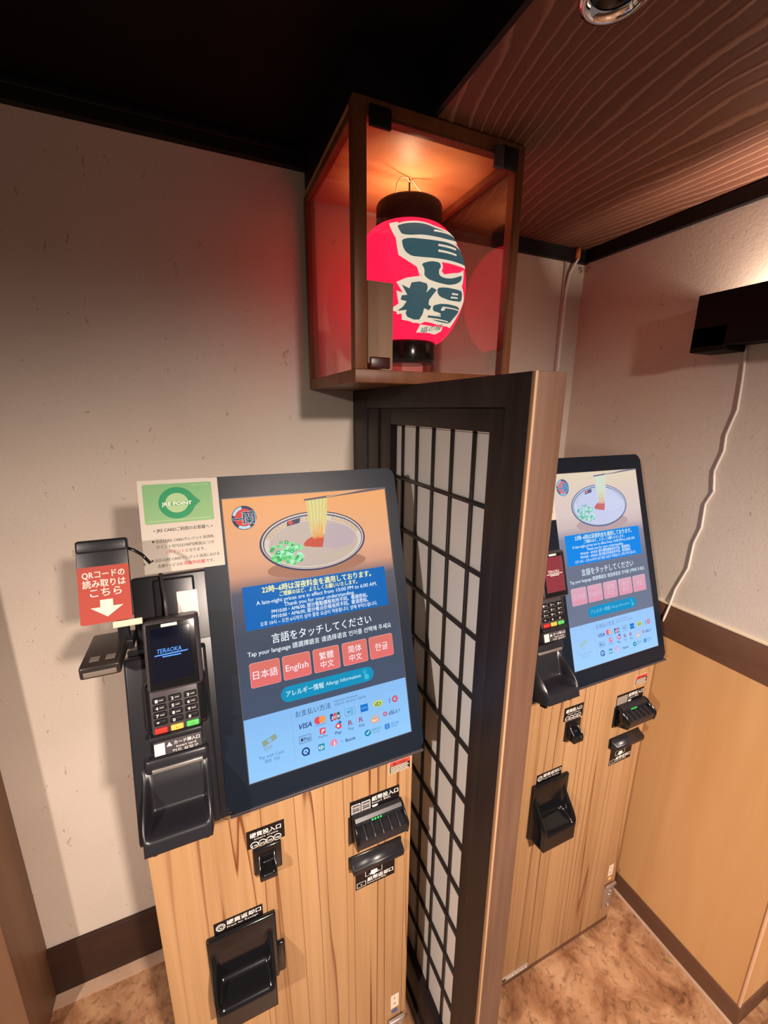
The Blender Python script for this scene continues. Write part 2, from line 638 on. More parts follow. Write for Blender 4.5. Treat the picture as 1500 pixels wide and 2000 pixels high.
for y in yb[1:-1]:
    wb(bx(0.4375, 0.443, y-0.0040, y+0.0040, 0.166, 1.69, 0.0008, seg=1), 'lattice_bar', M_LATT, part)
for z in zb[1:-1]:
    wb(bx(0.4355, 0.443, 0.555, 0.942, z-0.0040, z+0.0040, 0.0008, seg=1), 'lattice_bar', M_LATT, part)
for i in range(6):
    for k in range(12):
        y0 = yb[i] + (0.0045 if i else 0)
        y1 = yb[i+1] - (0.0045 if i < 5 else 0)
        wb(bx(0.4432, 0.4452, y0-0.002, y1+0.002, zb[k]+0.0025, zb[k+1]-0.0025), 'paper_pane', M_PAPER, part)

# ---------------------------------------------------------------- glass display case
case = thing('lantern_case', (0.48, 1.0, 1.777), 'brown wooden glass-sided case on top of the partition with the red lantern inside', 'display case')
X0, X1, Y0, Y1 = 0.290, 0.668, 0.815, 1.192
wb(bx(X0, X1, Y0, Y1, 1.777, 1.803, 0.0015), 'bottom_board', M_CASE, case)
wb(bx(X0+.002, X1-.002, Y0+.02, Y1, 2.240, 2.2535, 0.001), 'top_board', M_CASETOP, case)
for x in (X0, X1-0.022):
    wb(bx(x, x+0.022+(0.004 if x == X0 else 0), Y0, Y0+0.024, 1.803, 2.2535, 0.0015), 'front_post', M_CASE, case)
    wb(bx(x, x+0.022, Y1-0.026, Y1, 1.803, 2.240, 0.0015), 'back_post', M_CASE, case)
    wb(bx(x, x+0.016, Y0+0.024, Y1-0.026, 2.224, 2.240, 0.001), 'side_rail', M_CASE, case)
wb(bx(X0+0.026, X1-0.022, Y0, Y0+0.020, 2.226, 2.2535, 0.0015), 'top_rail', M_CASE, case)
wb(bx(0.317, 0.650, 0.8125, 0.8145, 1.8045, 2.230), 'glass_pane', M_GLASS, case)
for x in (X0+0.006, X1-0.010):
    wb(bx(x, x+0.003, Y0+0.024, Y1-0.026, 1.803, 2.224), 'glass_pane', M_GLASS, case)
wb(bx(0.318, 0.360, 0.806, 0.8125, 2.208, 2.240, 0.002), 'glass_clip', M_BLACKW, case)
wb(bx(0.586, 0.607, 0.804, 0.8125, 2.198, 2.236, 0.002), 'glass_clip', M_GREY, case)
wb(bx(0.607, 0.646, 0.808, 0.8125, 2.202, 2.242, 0.002), 'glass_clip', M_BLACKW, case)
wb(bx(0.319, 0.362, 0.805, 0.8125, 1.804, 1.826, 0.003), 'glass_clip', M_CLIP, case)
plk = bx(0.330, 0.386, 0.848, 0.856, 1.803, 1.974, 0.001).build('wooden_plank', M_PLANK)
tag(plk, 'flat grey-brown wooden plank standing in the glass case before the lantern', 'plank')

# ---------------------------------------------------------------- lantern
LX, LY, LZ0, LZ1 = 0.493, 1.0, 1.885, 2.135


def lr(z):
    u = min(max((z-LZ0)/(LZ1-LZ0), 0.0), 1.0)
    return 0.072+0.0675*math.sin(math.pi*u)**0.6


def lsurf(s, z, off):
    th = s/0.135
    r = lr(z)+off
    return (LX+r*math.sin(th), LY-r*math.cos(th), z)


lan = thing('paper_lantern', (LX, LY, 1.836), 'glowing red paper lantern with black brush lettering hanging in the glass case', 'lantern')
prof = []
NR = 30
for k in range(NR*4+1):
    z = LZ0+(LZ1-LZ0)*k/(NR*4)
    prof.append((lr(z)-0.0009*(1-abs(math.sin(math.pi*k/4))), z))
bmb = MB()
bmb.lathe(prof, LX, LY, 72)
wb(bmb, 'lantern_body', M_LPAPER, lan)
cm = MB()
cm.lathe([(0.070, 2.126), (0.076, 2.127), (0.077, 2.131), (0.077, 2.180), (0.075, 2.184), (0.070, 2.185), (0.069, 2.180)], LX, LY, 48, close=True)
wb(cm, 'top_ring', M_CAP, lan)
cm = MB()
cm.lathe([(0.001, 1.838), (0.066, 1.837), (0.071, 1.839), (0.072, 1.844), (0.072, 1.886), (0.070, 1.890), (0.060, 1.890)], LX, LY, 48)
wb(cm, 'bottom_ring', M_BLK, lan)
hk = MB()
hk.tube([(LX-0.075, LY, 2.180), (LX-0.02, LY, 2.183), (LX, LY, 2.19), (LX+0.02, LY, 2.183), (LX+0.075, LY, 2.180)], 0.0018, 6)
hk.tube([(LX, LY, 2.188), (LX, LY, 2.240)], 0.0022, 6)
wb(hk, 'hook', M_CAP, lan)
cd = MB()
cd.tube([(LX-0.045, LY-0.02, 2.183), (LX-0.042, LY-0.02, 2.215), (LX-0.03, LY-0.015, 2.232), (LX-0.012, LY-0.01, 2.238), (LX-0.002, LY-0.006, 2.232)], 0.0012, 6)
cd.tube([(LX+0.004, LY-0.006, 2.239), (LX+0.006, LY-0.008, 2.235), (LX+0.012, LY-0.01, 2.226), (LX+0.024, LY-0.012, 2.215), (LX+0.032, LY-0.015, 2.183)], 0.0014, 6)
wb(cd, 'cord', M_WHITE, lan)

LP = {
    'T1': [(-391,21068),(-306,21108),(-165,21126),(-48,21110),(55,21055),(225,21044),(432,21078),(454,20970),(195,20853),(16,20836),(-124,20842),(-254,20819),(-330,20850),(-364,20968)],
    'T2': [(-326,20728),(-254,20759),(-129,20746),(7,20749),(161,20775),(345,20784),(496,20724),(524,20492),(298,20412),(130,20386),(-15,20372),(-137,20364),(-233,20378),(-286,20466),(-312,20577)],
    'T3': [(-147,20237),(-58,20306),(28,20300),(39,20219),(17,20149),(24,20047),(78,20014),(171,20040),(342,20195),(322,20073),(239,19965),(137,19900),(24,19903),(-73,19941),(-120,20014),(-118,20136)],
    'T4': [(-228,19874),(-161,19898),(-91,19867),(-79,19798),(-89,19698),(-42,19806),(11,19768),(-35,19628),(-53,19564),(-51,19485),(-17,19451),(-33,19378),(-90,19410),(-97,19301),(-123,19199),(-186,19195),(-260,19243),(-278,19312),(-267,19371),(-363,19356),(-305,19430),(-268,19528),(-325,19560),(-314,19638),(-264,19646),(-285,19726),(-314,19836),(-246,19764)],
    'T5': [(18,19810),(89,19841),(216,19859),(377,19883),(413,19679),(189,19617),(58,19649),(20,19720)],
    'T6': [(-2,19473),(99,19538),(415,19568),(430,19462),(376,19351),(327,19203),(154,19190),(-30,19228),(-35,19298),(131,19320),(106,19355),(11,19375)],
    'B1': [(24,21010),(432,21072),(442,21045),(12,20954)],
    'B2': [(31,20682),(288,20718),(269,20665),(25,20638)],
    'B3': [(21,20560),(262,20580),(255,20538),(17,20514)],
    'B4': [(195,19770),(292,19793),(299,19766),(197,19735)],
    'B5': [(187,19696),(297,19724),(303,19698),(191,19666)],
    'B6': [(101,19446),(151,19459),(154,19419),(111,19397)],
    'B7': [(-68,19314),(126,19308),(131,19289),(-64,19284)],
    'B8': [(-26,19245),(280,19237),(290,19218),(-21,19218)],
    'B9': [(110,19479),(430,19518),(442,19503),(113,19455)],
    'W1': [(-509,21164),(-396,21169),(-326,20741),(-252,20400),(-118,20346),(-153,19969),(-184,20171),(-270,20293),(-347,20407),(-385,20774)],
    'W2': [(-272,19964),(-116,20014),(343,19997),(512,19751),(424,19142),(-53,19166),(-100,19122),(-321,19195),(-318,19313),(-442,19384),(-347,19492),(-363,19731),(-304,19686),(-362,19891)],
    'W3': [(40,20157),(76,20086),(286,20217),(397,20340),(367,20010),(228,19896),(-114,19933),(-175,20233)],
    'WS': [(-99,19112),(36,19097),(244,19116),(263,19035),(179,18956),(68,18971),(-132,18962)],
}



def decal_poly(mb, pts, off, cut=0.008):
    t = bmesh.new()
    f = t.faces.new([t.verts.new((p[0], p[1], 0)) for p in pts])
    bmesh.ops.triangulate(t, faces=[f])
    xs, zs = [p[0] for p in pts], [p[1] for p in pts]
    for ax, lo, hi in ((0, min(xs), max(xs)), (1, min(zs), max(zs))):
        k = math.ceil(lo/cut)*cut
        while k < hi:
            co = (k, 0, 0) if ax == 0 else (0, k, 0)
            no = (1, 0, 0) if ax == 0 else (0, 1, 0)
            bmesh.ops.bisect_plane(t, geom=t.verts[:]+t.edges[:]+t.faces[:], plane_co=co, plane_no=no, dist=1e-7)
            k += cut
    for v in t.verts:
        v.co = lsurf(v.co.x, v.co.y, off)
    mb.merge(t)


def sz(poly):
    return [(math.radians(a/10)*0.135, b/10000) for a, b in poly]


def smooth(p, it=1):
    for _ in range(it):
        q = []
        for i in range(len(p)):
            a, b = p[i], p[(i+1) % len(p)]
            q += [(a[0]*.8+b[0]*.2, a[1]*.8+b[1]*.2), (a[0]*.2+b[0]*.8, a[1]*.2+b[1]*.8)]
        p = q
    return p


white, teal = MB(), MB()
w = 0.0058
for name in ('T1', 'T2', 'T3', 'T4', 'T5', 'T6'):
    p = sz(LP[name])
    if name != 'T4':
        p = smooth(p)
    decal_poly(teal, p, 0.0016)
    for i in range(len(p)):
        a, b = Vector(p[i]), Vector(p[(i+1) % len(p)])
        d = b-a
        if d.length < 1e-6:
            continue
        n = Vector((-d.y, d.x)).normalized()*w
        e = d.normalized()*w*0.4
        decal_poly(white, [a-n-e, b-n+e, b+n+e, a+n-e], 0.0009)
for name in ('W1', 'W2', 'W3', 'WS'):
    decal_poly(white, sz(LP[name]), 0.0009)
for k in range(1, 10):
    bars = MB()
    decal_poly(bars, sz(LP['B%d' % k]), 0.0022)
    wb(bars, 'lettering_highlight', M_LWHITE, lan)
ca, sa = math.cos(math.radians(9.6)), math.sin(math.radians(9.6))
s0, t0 = math.radians(-7.4)*0.135, 1.8950
teal.text('福の糧', 0, 0.071, 0, 0.0125, 0, bold=0.01, xf=lambda p: lsurf(s0+p[0]*ca-p[1]*sa, t0+p[0]*sa+p[1]*ca, 0.0016))
wb(white, 'lettering_outline', M_LWHITE, lan)
wb(teal, 'lettering', M_LTEAL, lan)
pl = bpy.data.lights.new('lantern_bulb', 'POINT')
pl.energy = 1.6
pl.color = (1.0, 0.70, 0.42)
pl.shadow_soft_size = 0.012
po = bpy.data.objects.new('lantern_bulb', pl)
COL.objects.link(po)
po.location = (LX, LY, 2.150)

# ---------------------------------------------------------------- wall lamp on the right
scn = thing('wall_lamp', (1.272, 0.55, 1.95), 'long black box-shaped uplight mounted on the right wall', 'wall lamp')
wb(bx(1.183, 1.197, 0.362, 0.738, 1.883, 2.008, 0.001), 'front_board', M_LAMPB, scn)
wb(bx(1.197, 1.272, 0.362, 0.66, 1.887, 1.897, 0.001), 'bottom_board', M_LAMPB, scn)
wb(bx(1.183, 1.272, 0.66, 0.7385, 1.872, 1.93, 0.001), 'end_block', M_LAMPB, scn)
wb(bx(1.197, 1.272, 0.728, 0.738, 1.93, 2.004, 0.001), 'end_plate', M_LAMPB, scn)
lt = MB()
lt.tube([(1.240, 0.39, 1.912), (1.240, 0.58, 1.912)], 0.010, 12)
wb(lt, 'lamp_tube', emit_mat('lamp_tube_glow', (1.0, 0.80, 0.62, 1), 3.0), scn)
al = bpy.data.lights.new('wall_lamp_light', 'AREA')
al.shape = 'RECTANGLE'
al.size, al.size_y = 0.03, 0.24
al.energy = 5.0
al.color = (1.0, 0.78, 0.62)
ao = bpy.data.objects.new('wall_lamp_light', al)
COL.objects.link(ao)
ao.location = (1.236, 0.50, 1.93)
ao.rotation_euler = (math.pi, 0, 0)

cab = MB()
cpts = [(1.2695, 0.657, 1.887), (1.2690, 0.651, 1.806), (1.2685, 0.648, 1.731), (1.2690, 0.662, 1.666), (1.2690, 0.660, 1.625), (1.2688, 0.673, 1.569), (1.2690, 0.665, 1.514), (1.2690, 0.679, 1.476), (1.2688, 0.677, 1.409), (1.2690, 0.689, 1.360), (1.2690, 0.691, 1.282), (1.2690, 0.714, 1.207), (1.2630, 0.719, 1.150), (1.2600, 0.728, 1.095)]
sm = []
for i in range(len(cpts)-1):
    for k in range(4):
        t = k/4
        t = t*t*(3-2*t)*0.5+t*0.5
        sm.append(tuple(cpts[i][j]*(1-t)+cpts[i+1][j]*t for j in range(3)))
sm.append(cpts[-1])
cab.tube(sm, 0.0032, 8)
tag(cab.build('power_cable', M_WHITE), 'thin white cable running down the right wall from the wall lamp', 'cable')

rc = thing('cable_duct', (1.188, 1.19, 1.0), 'slim white cable duct bent at the top in the back right corner', 'cable duct')
rb = MB()
rb.tube([(1.222, 1.178, 2.226), (1.212, 1.182, 2.208), (1.198, 1.187, 2.178), (1.192, 1.190, 2.13), (1.190, 1.190, 2.05), (1.190, 1.190, 1.0)], 0.0062, 8, flat=0.7)
wb(rb, 'duct', M_WHITE, rc)
rb = MB()
rb.tube([(1.214, 1.176, 2.252), (1.214, 1.176, 2.222)], 0.0085, 10)
wb(rb, 'end_plug', M_ORANGE, rc)
for (x, y, lab) in ((1.250, 1.193, 'tiny brass screw hook in the top corner of the back wall'), (1.2695, 1.178, 'tiny dark brass screw hook in the top corner of the right wall')):
    h = MB()
    z = 2.196
    pts = []
    for k in range(11):
        t = math.radians(-100+k*29)
        if y > 1.19:
            pts.append((x+0.006*math.sin(t), 1.192, z+0.008*math.cos(t)))
        else:
            pts.append((1.268, y+0.006*math.sin(t), z+0.008*math.cos(t)))
    h.tube(pts, 0.0013, 6)
    tag(h.build('screw_hook', mat('brass', rgb(150, 110, 70), 0.35, metal=0.7)), lab, 'hook')

dl = thing('ceiling_spotlight', (0.495, 0.462, 2.252), 'small black and chrome spotlight on the wooden ceiling above the partition', 'spotlight')
d = MB()
d.lathe([(0.001, 2.2515), (0.044, 2.2515), (0.044, 2.245), (0.030, 2.240), (0.030, 2.215)], 0.495, 0.462, 36)
wb(d, 'base', M_BLK, dl)
d = MB()
d.lathe([(0.026, 2.222), (0.040, 2.218), (0.043, 2.208), (0.040, 2.199), (0.033, 2.198), (0.028, 2.206)], 0.495, 0.462, 36)
wb(d, 'chrome_ring', M_CHROME, dl)
d = MB()
d.lathe([(0.033, 2.204), (0.026, 2.212), (0.001, 2.216)], 0.495, 0.462, 30)
wb(d, 'reflector', M_BLK, dl)

# ---------------------------------------------------------------- ordering machines
INK_B, INK_W = rgb(20, 14, 16), rgb(238, 232, 226)
TILT = math.radians(17.0)
MM = Matrix.Translation((-0.08, -0.005, 1.076)) @ Matrix(((1, 0, 0, 0), (0, math.sin(TILT), -math.cos(TILT), 0), (0, math.cos(TILT), math.sin(TILT), 0), (0, 0, 0, 1)))
FM = lambda y: Matrix(((1, 0, 0, 0), (0, 0, -1, y), (0, 1, 0, 0), (0, 0, 0, 1)))     # flat print on the front: (a, b, c) -> (a, y - c, b)


def scoop(x0, x1, z0, z1, p, vlip=0.62, rim=0.09, nu=30, nv=40, y=0.0, taper=0.0, floor=0.10):
    """moulded tray standing out of a vertical front: side rims, open basin, solid lip"""
    def ss(a, b, t):
        t = min(max((t-a)/(b-a), 0), 1)
        return t*t*(3-2*t)

    def fn(u, v):
        full = p*ss(0.0, vlip, v)*(1-ss(0.955, 1.0, v)*0.96)
        basin = p*(floor*ss(0, 0.3, v)+(1-floor)*ss(vlip*0.82, vlip*1.10, v))*(1-ss(0.955, 1.0, v)*0.96)
        e = min(u, 1-u)
        k = ss(rim*0.75, rim*1.7, e)
        d = full*(1-k)+basin*k
        d *= ss(-0.001, 0.035, e)
        ins = taper*ss(0.3, 1, v)
        x = x0+(x1-x0)*(ins+(1-2*ins)*u)
        return (x, y-d, z1+(z0-z1)*v)
    m = MB()
    m.grid(fn, nu, nv)
    return m


def key_pattern(m, pts, col, c):
    for (a, b, s, r) in pts:
        ca, sa = math.cos(r), math.sin(r)
        def q(u, v):
            return (a+(u*ca-v*sa)*s, b+(u*sa+v*ca)*s, c)
        for (u0, u1, v0, v1) in ((-1, 1, .7, 1), (.7, 1, -.8, .7), (-.5, .7, -.8, -.5), (-.5, -.2, -.5, .3), (-.2, .3, .05, .3)):
            m.poly([q(u0, v0), q(u1, v0), q(u1, v1), q(u0, v1)], col)


def bowl_picture(pal):
    m = MB()
    m.M = MM
    W = 0.322
    # background of the picture: table top fading to slate
    stops = [(0.51, pal['bg0']), (0.45, pal['bg1']), (0.40, pal['bg2']), (0.365, pal['bg3']), (0.335, pal['bg4']), (0.26, pal['bg5']), (0.111, pal['bg6'])]
    for (b1, c1), (b0, c0) in zip(stops, stops[1:]):
        m.rect(0, W, b0, b1, 0.0006, c0, col2=c1)
    # shadow under the bowl is part of the pictured scene
    m.disc(0.165, 0.368, 0.098, 0.020, 0.0007, pal['shade'], n=40)
    m.disc(0.1618, 0.4165, 0.1045, 0.0575, 0.0008, pal['rim'], n=64, rot=-0.02)
    m.disc(0.1620, 0.4172, 0.1010, 0.0548, 0.0009, pal['cream'], n=64, rot=-0.02)
    m.disc(0.1620, 0.4165, 0.0985, 0.0525, 0.0010, pal['navy2'], n=64, rot=-0.02)
    m.disc(0.1622, 0.4155, 0.0965, 0.0508, 0.0011, pal['cream'], n=64, rot=-0.02)
    kp = []
    for k in range(26):
        t = math.radians(18+k*144/25)
        if 0.150 < 0.162+0.092*math.cos(t) < 0.197 or 0.108 < 0.162+0.092*math.cos(t) < 0.138:
            continue
        kp.append((0.162+0.0905*math.cos(t), 0.4155+0.0462*math.sin(t), 0.0040, t-math.pi/2))
    key_pattern(m, kp, pal['key'], 0.0013)
    m.flat([(0.112, 0.4585), (0.138, 0.4640), (0.136, 0.4540), (0.111, 0.4495)], 0.0013, pal['rim'])
    m.disc(0.1185, 0.4560, 0.0045, 0.0040, 0.0014, pal['red'], n=16)
    m.disc(0.1622, 0.4120, 0.0880, 0.0445, 0.0012, pal['broth'], n=60, rot=-0.02)
    m.flat([(0.172, 0.437), (0.200, 0.447), (0.232, 0.437), (0.246, 0.418), (0.236, 0.402), (0.205, 0.396), (0.178, 0.402), (0.170, 0.415)], 0.0014, pal['pork'])
    for k in range(9):
        a = 0.165+k*0.007
        m.flat([(a, 0.386-0.001*k), (a+0.030, 0.381+0.002*k), (a+0.030, 0.3818+0.002*k), (a, 0.3868-0.001*k)], 0.0014, pal['strand'])
    # red paste and lifted noodles
    m.flat([(0.141, 0.408), (0.1395, 0.413), (0.147, 0.420), (0.156, 0.424), (0.170, 0.426), (0.181, 0.424), (0.179, 0.412), (0.176, 0.402), (0.160, 0.404)], 0.0016, pal['paste'])
    m.flat([(0.152, 0.497), (0.196, 0.5035), (0.191, 0.462), (0.184, 0.430), (0.176, 0.420), (0.168, 0.424), (0.160, 0.420), (0.1555, 0.432), (0.1535, 0.462)], 0.0017, pal['noodle'])
    rnd = random.Random(4)
    for k in range(16):
        u = (k+0.5)/16
        a1, a0 = 0.153+0.042*u, 0.1565+0.025*u
        b1, b0 = 0.4975+0.006*u, 0.424+0.010*rnd.random()
        wv = 0.0007
        m.poly([(a0, b0, 0.0018), (a0+wv, b0, 0.0018), (a1+wv*1.5, b1, 0.0018), (a1, b1, 0.0018)],
               [pal['n1'], pal['n2'], pal['n3']][k % 3])
    for k in range(9):
        a = 0.159+0.0024*k
        b1 = 0.452+0.010*rnd.random()
        m.poly([(a, 0.420, 0.00185), (a+0.0018, 0.420, 0.00185), (a+0.0014, b1, 0.00185)], pal['n4'])
    # chopsticks
    m.flat([(0.149, 0.4955), (0.322, 0.5075), (0.322, 0.51), (0.290, 0.51), (0.149, 0.4992)], 0.0020, pal['stick'])
    m.flat([(0.1942, 0.4995), (0.262, 0.5075), (0.262, 0.5095), (0.1942, 0.5015)], 0.0021, pal['stick2'])
    # chopped spring onion
    for k in range(95):
        t = rnd.random()*2*math.pi
        q = rnd.random()**0.6
        a, b = 0.107+0.032*q*math.cos(t), 0.3985+0.0225*q*math.sin(t)-0.1*(0.032*q*math.cos(t))
        s = 0.0022+0.0016*rnd.random()
        m.disc(a, b, s*1.25, s, 0.0015+0.000006*k, [pal['g1'], pal['g2'], pal['g3'], pal['g4']][k % 4], n=8)
        if k % 3 == 0:
            m.disc(a, b, s*0.5, s*0.4, 0.00151+0.000006*k, pal['g4'], n=6)
    # round emblem
    m.disc(0.0352, 0.4735, 0.0218, 0.0222, 0.0010, pal['rim'], n=40)
    m.disc(0.0352, 0.4735, 0.0165, 0.0170, 0.0012, pal['red'], n=36)
    for s, e in ((100, 165), (235, 300)):
        m.ring(0.0352, 0.4735, 0.0206, 0.0210, 0.0048, 0.0013, pal['pale'], n=14, t0=s, t1=e)
    m.rect(0.0150, 0.0332, 0.4700, 0.4735, 0.0015, pal['pale'])
    m.rect(0.0155, 0.0327, 0.4706, 0.4729, 0.0016, pal['ink'])
    m.text('蘭', 0.0318, 0.0556, 0.4632, 0.0265, 0.0015, pal['pale'], bold=0.05)
    m.text('蘭', 0.0325, 0.0549, 0.4637, 0.0255, 0.0016, pal['ink'], bold=0.012)
    return m


def payment_panel(pal):
    m = MB()
    m.M = MM
    c = 0.0010
    K, B_ = pal['pink'], pal['pblue']
    m.rect(0, 0.322, 0, 0.1115, 0.0007, pal['pay0'], col2=pal['pay1'])
    m.text('お支払い方法', 0.0912, 0.1592, 0.0925, 0.0125, c, K, bold=0.012)
    m.text('Payment Methods', 0.167, 0.215, 0.1005, 0.005, c, K)
    m.text('付款方式  支付方式  지불방법', 0.167, 0.231, 0.0935, 0.005, c, K)
    m.rect(0.0830, 0.0833, 0.012, 0.100, c, pal['pline'])
    # cash symbol
    m.flat([(0.0270, 0.0660), (0.0520, 0.0745), (0.0545, 0.0650), (0.0295, 0.0560)], c, pal['note'])
    m.disc(0.0408, 0.0655, 0.0052, 0.0050, c+.0002, pal['pay1'], n=18)
    m.ring(0.0408, 0.0655, 0.0052, 0.0050, 0.0010, c+.0003, pal['note'], n=18)
    m.disc(0.0335, 0.0520, 0.0034, 0.0034, c+.0002, pal['pay1'], n=14)
    m.ring(0.0335, 0.0520, 0.0036, 0.0036, 0.0008, c+.0003, pal['note'], n=14)
    m.disc(0.0412, 0.0535, 0.0034, 0.0034, c+.0002, pal['pay1'], n=14)
    m.ring(0.0412, 0.0535, 0.0036, 0.0036, 0.0008, c+.0003, pal['note'], n=14)
    m.text('Pay with Cash', 0.0205, 0.0640, 0.0360, 0.008, c, B_)
    m.text('現金  현금', 0.0290, 0.0560, 0.0275, 0.007, c, B_)
    # first row
    m.text('VISA', 0.0935, 0.1195, 0.0685, 0.0135, c, pal['visa'], bold=0.03, slant=0.25)
    m.disc(0.1320, 0.0755, 0.0070, 0.0070, c, pal['mred'], n=22)
    m.disc(0.1405, 0.0755, 0.0070, 0.0070, c+.0002, pal['mora'], n=22)
    m.text('mastercard', 0.126, 0.1475, 0.0655, 0.004, c, K)
    for k, cc in enumerate((pal['visa'], pal['mred'], pal['jgr'])):
        m.rect(0.1560+0.0068*k, 0.1620+0.0068*k, 0.0665, 0.0805, c, cc, r=0.002)
        m.text('JCB'[k], 0.1570+0.0068*k, 0.1610+0.0068*k, 0.0705, 0.007, c+.0002, pal['white'], bold=0.03)
    m.frame(0.1860, 0.2070, 0.0680, 0.0815, 0.0006, c, pal['teal'])
    for k in range(3):
        m.ring(0.1935, 0.0748, 0.003+0.0028*k, 0.003+0.0028*k, 0.0009, c, pal['teal'], n=10, t0=-45, t1=45)
    m.disc(0.1930, 0.0748, 0.0022, 0.0022, c, pal['teal'], n=12)
    m.rect(0.2180, 0.2340, 0.0668, 0.0812, c, pal['amex'])
    m.text('AMEX', 0.2195, 0.2325, 0.0725, 0.0045, c+.0002, pal['pay1'])
    m.rect(0.2460, 0.2655, 0.0688, 0.0805, c, pal['idy'], r=0.004)
    m.text('iD', 0.2495, 0.2620, 0.0705, 0.0105, c+.0002, pal['jgr'], bold=0.03)
    m.ring(0.2935, 0.0745, 0.0068, 0.0068, 0.0034, c, pal['mred'], n=22, t0=30, t1=330)
    m.rect(0.2945, 0.3005, 0.0728, 0.0762, c+.0002, pal['mred'])
    m.rect(0.2800, 0.2828, 0.0690, 0.0790, c, pal['pline'])
    # second row
    m.rect(0.0935, 0.1160, 0.0420, 0.0560, c, pal['pay1'], r=0.002)
    m.frame(0.0935, 0.1160, 0.0420, 0.0560, 0.0007, c+.0002, K)
    m.disc(0.0985, 0.0485, 0.0022, 0.0025, c+.0003, pal['ink'], n=14)
    m.disc(0.0992, 0.0517, 0.0008, 0.0013, c+.0003, pal['ink'], n=8, rot=-0.5)
    m.text('Pay', 0.1020, 0.1145, 0.0455, 0.0095, c+.0003, pal['ink'])
    m.rect(0.1330, 0.1445, 0.0480, 0.0595, c, pal['mred'], r=0.002)
    m.text('P', 0.1365, 0.1415, 0.0500, 0.010, c+.0002, pal['white'], bold=0.04, slant=0.2)
    m.text('PayPay', 0.1300, 0.1480, 0.0420, 0.0055, c, K)
    m.flat([(0.1630, 0.0545), (0.1690, 0.0610), (0.1760, 0.0575), (0.1765, 0.0500), (0.1700, 0.0480)], c, pal['mred'])
    m.disc(0.1700, 0.0545, 0.0026, 0.0026, c+.0002, pal['white'], n=12)
    m.flat([(0.1690, 0.0610), (0.1745, 0.0640), (0.1775, 0.0600), (0.1760, 0.0575)], c+.0002, pal['amex'])
    m.text('Pay', 0.1630, 0.1750, 0.0395, 0.0080, c, pal['visa'], bold=0.02)
    for a, t in ((0.1905, 'Pay'), (0.2130, 'Edy')):
        m.text('R', a, a+0.0085, 0.0490, 0.0135, c, pal['rr'], bold=0.02)
        m.text(t, a-0.001, a+0.0105, 0.0400, 0.0075, c, pal['visa'] if t == 'Edy' else K)
    m.text('au', 0.2400, 0.2520, 0.0510, 0.0085, c, pal['mora'], bold=0.02)
    m.rect(0.2375, 0.2545, 0.0395, 0.0490, c, pal['mora'], r=0.001)
    m.text('PAY', 0.2395, 0.2525, 0.0412, 0.0080, c+.0002, pal['white'], bold=0.03)
    m.rect(0.2645, 0.2730, 0.0465, 0.0545, c, pal['mred'], r=0.0018)
    m.rect(0.2668, 0.2707, 0.0485, 0.0525, c+.0002, pal['pay1'])
    m.text('d払い', 0.2760, 0.3010, 0.0460, 0.0100, c, pal['visa'], bold=0.02)
    # third row
    m.ring(0.1035, 0.0255, 0.0078, 0.0078, 0.0028, c, pal['visa'], n=28)
    m.flat([(0.1050, 0.0225), (0.1075, 0.0240), (0.1110, 0.0195), (0.1085, 0.0180)], c+.0002, pal['visa'])
    m.disc(0.1035, 0.0255, 0.0018, 0.0018, c, pal['amex'], n=10)
    m.rect(0.1275, 0.1395, 0.0185, 0.0310, c, pal['teal'], r=0.002)
    m.text('ゆ', 0.1290, 0.1380, 0.0205, 0.0100, c+.0002, pal['white'], bold=0.03)
    m.disc(0.1580, 0.0256, 0.0070, 0.0070, c, pal['jpink'], n=24)
    m.text('J', 0.1560, 0.1600, 0.0215, 0.0100, c+.0002, pal['white'], bold=0.02)
    m.text('s', 0.1728, 0.1750, 0.0225, 0.0070, c, pal['visa'])
    m.text('Bank', 0.1815, 0.2020, 0.0200, 0.0085, c, pal['visa'], bold=0.02)
    m.disc(0.2280, 0.0240, 0.0070, 0.0062, c, pal['teal'], n=24)
    m.flat([(0.2245, 0.0240), (0.2270, 0.0212), (0.2325, 0.0268), (0.2313, 0.0280), (0.2270, 0.0238), (0.2257, 0.0252)], c+.0002, pal['white'])
    m.text('微信支付', 0.2370, 0.2570, 0.0245, 0.0062, c, pal['teal'])
    m.text('WeChat Pay', 0.2370, 0.2545, 0.0195, 0.0040, c, K)
    m.rect(0.2650, 0.2755, 0.0195, 0.0300, c, pal['amex'], r=0.002)
    m.text('支', 0.2660, 0.2745, 0.0210, 0.0095, c+.0002, pal['pay1'])
    m.text('支付宝', 0.2785, 0.2960, 0.0245, 0.0062, c, pal['amex'])
    m.text('ALIPAY', 0.2785, 0.2930, 0.0200, 0.0038, c, K)
    return m


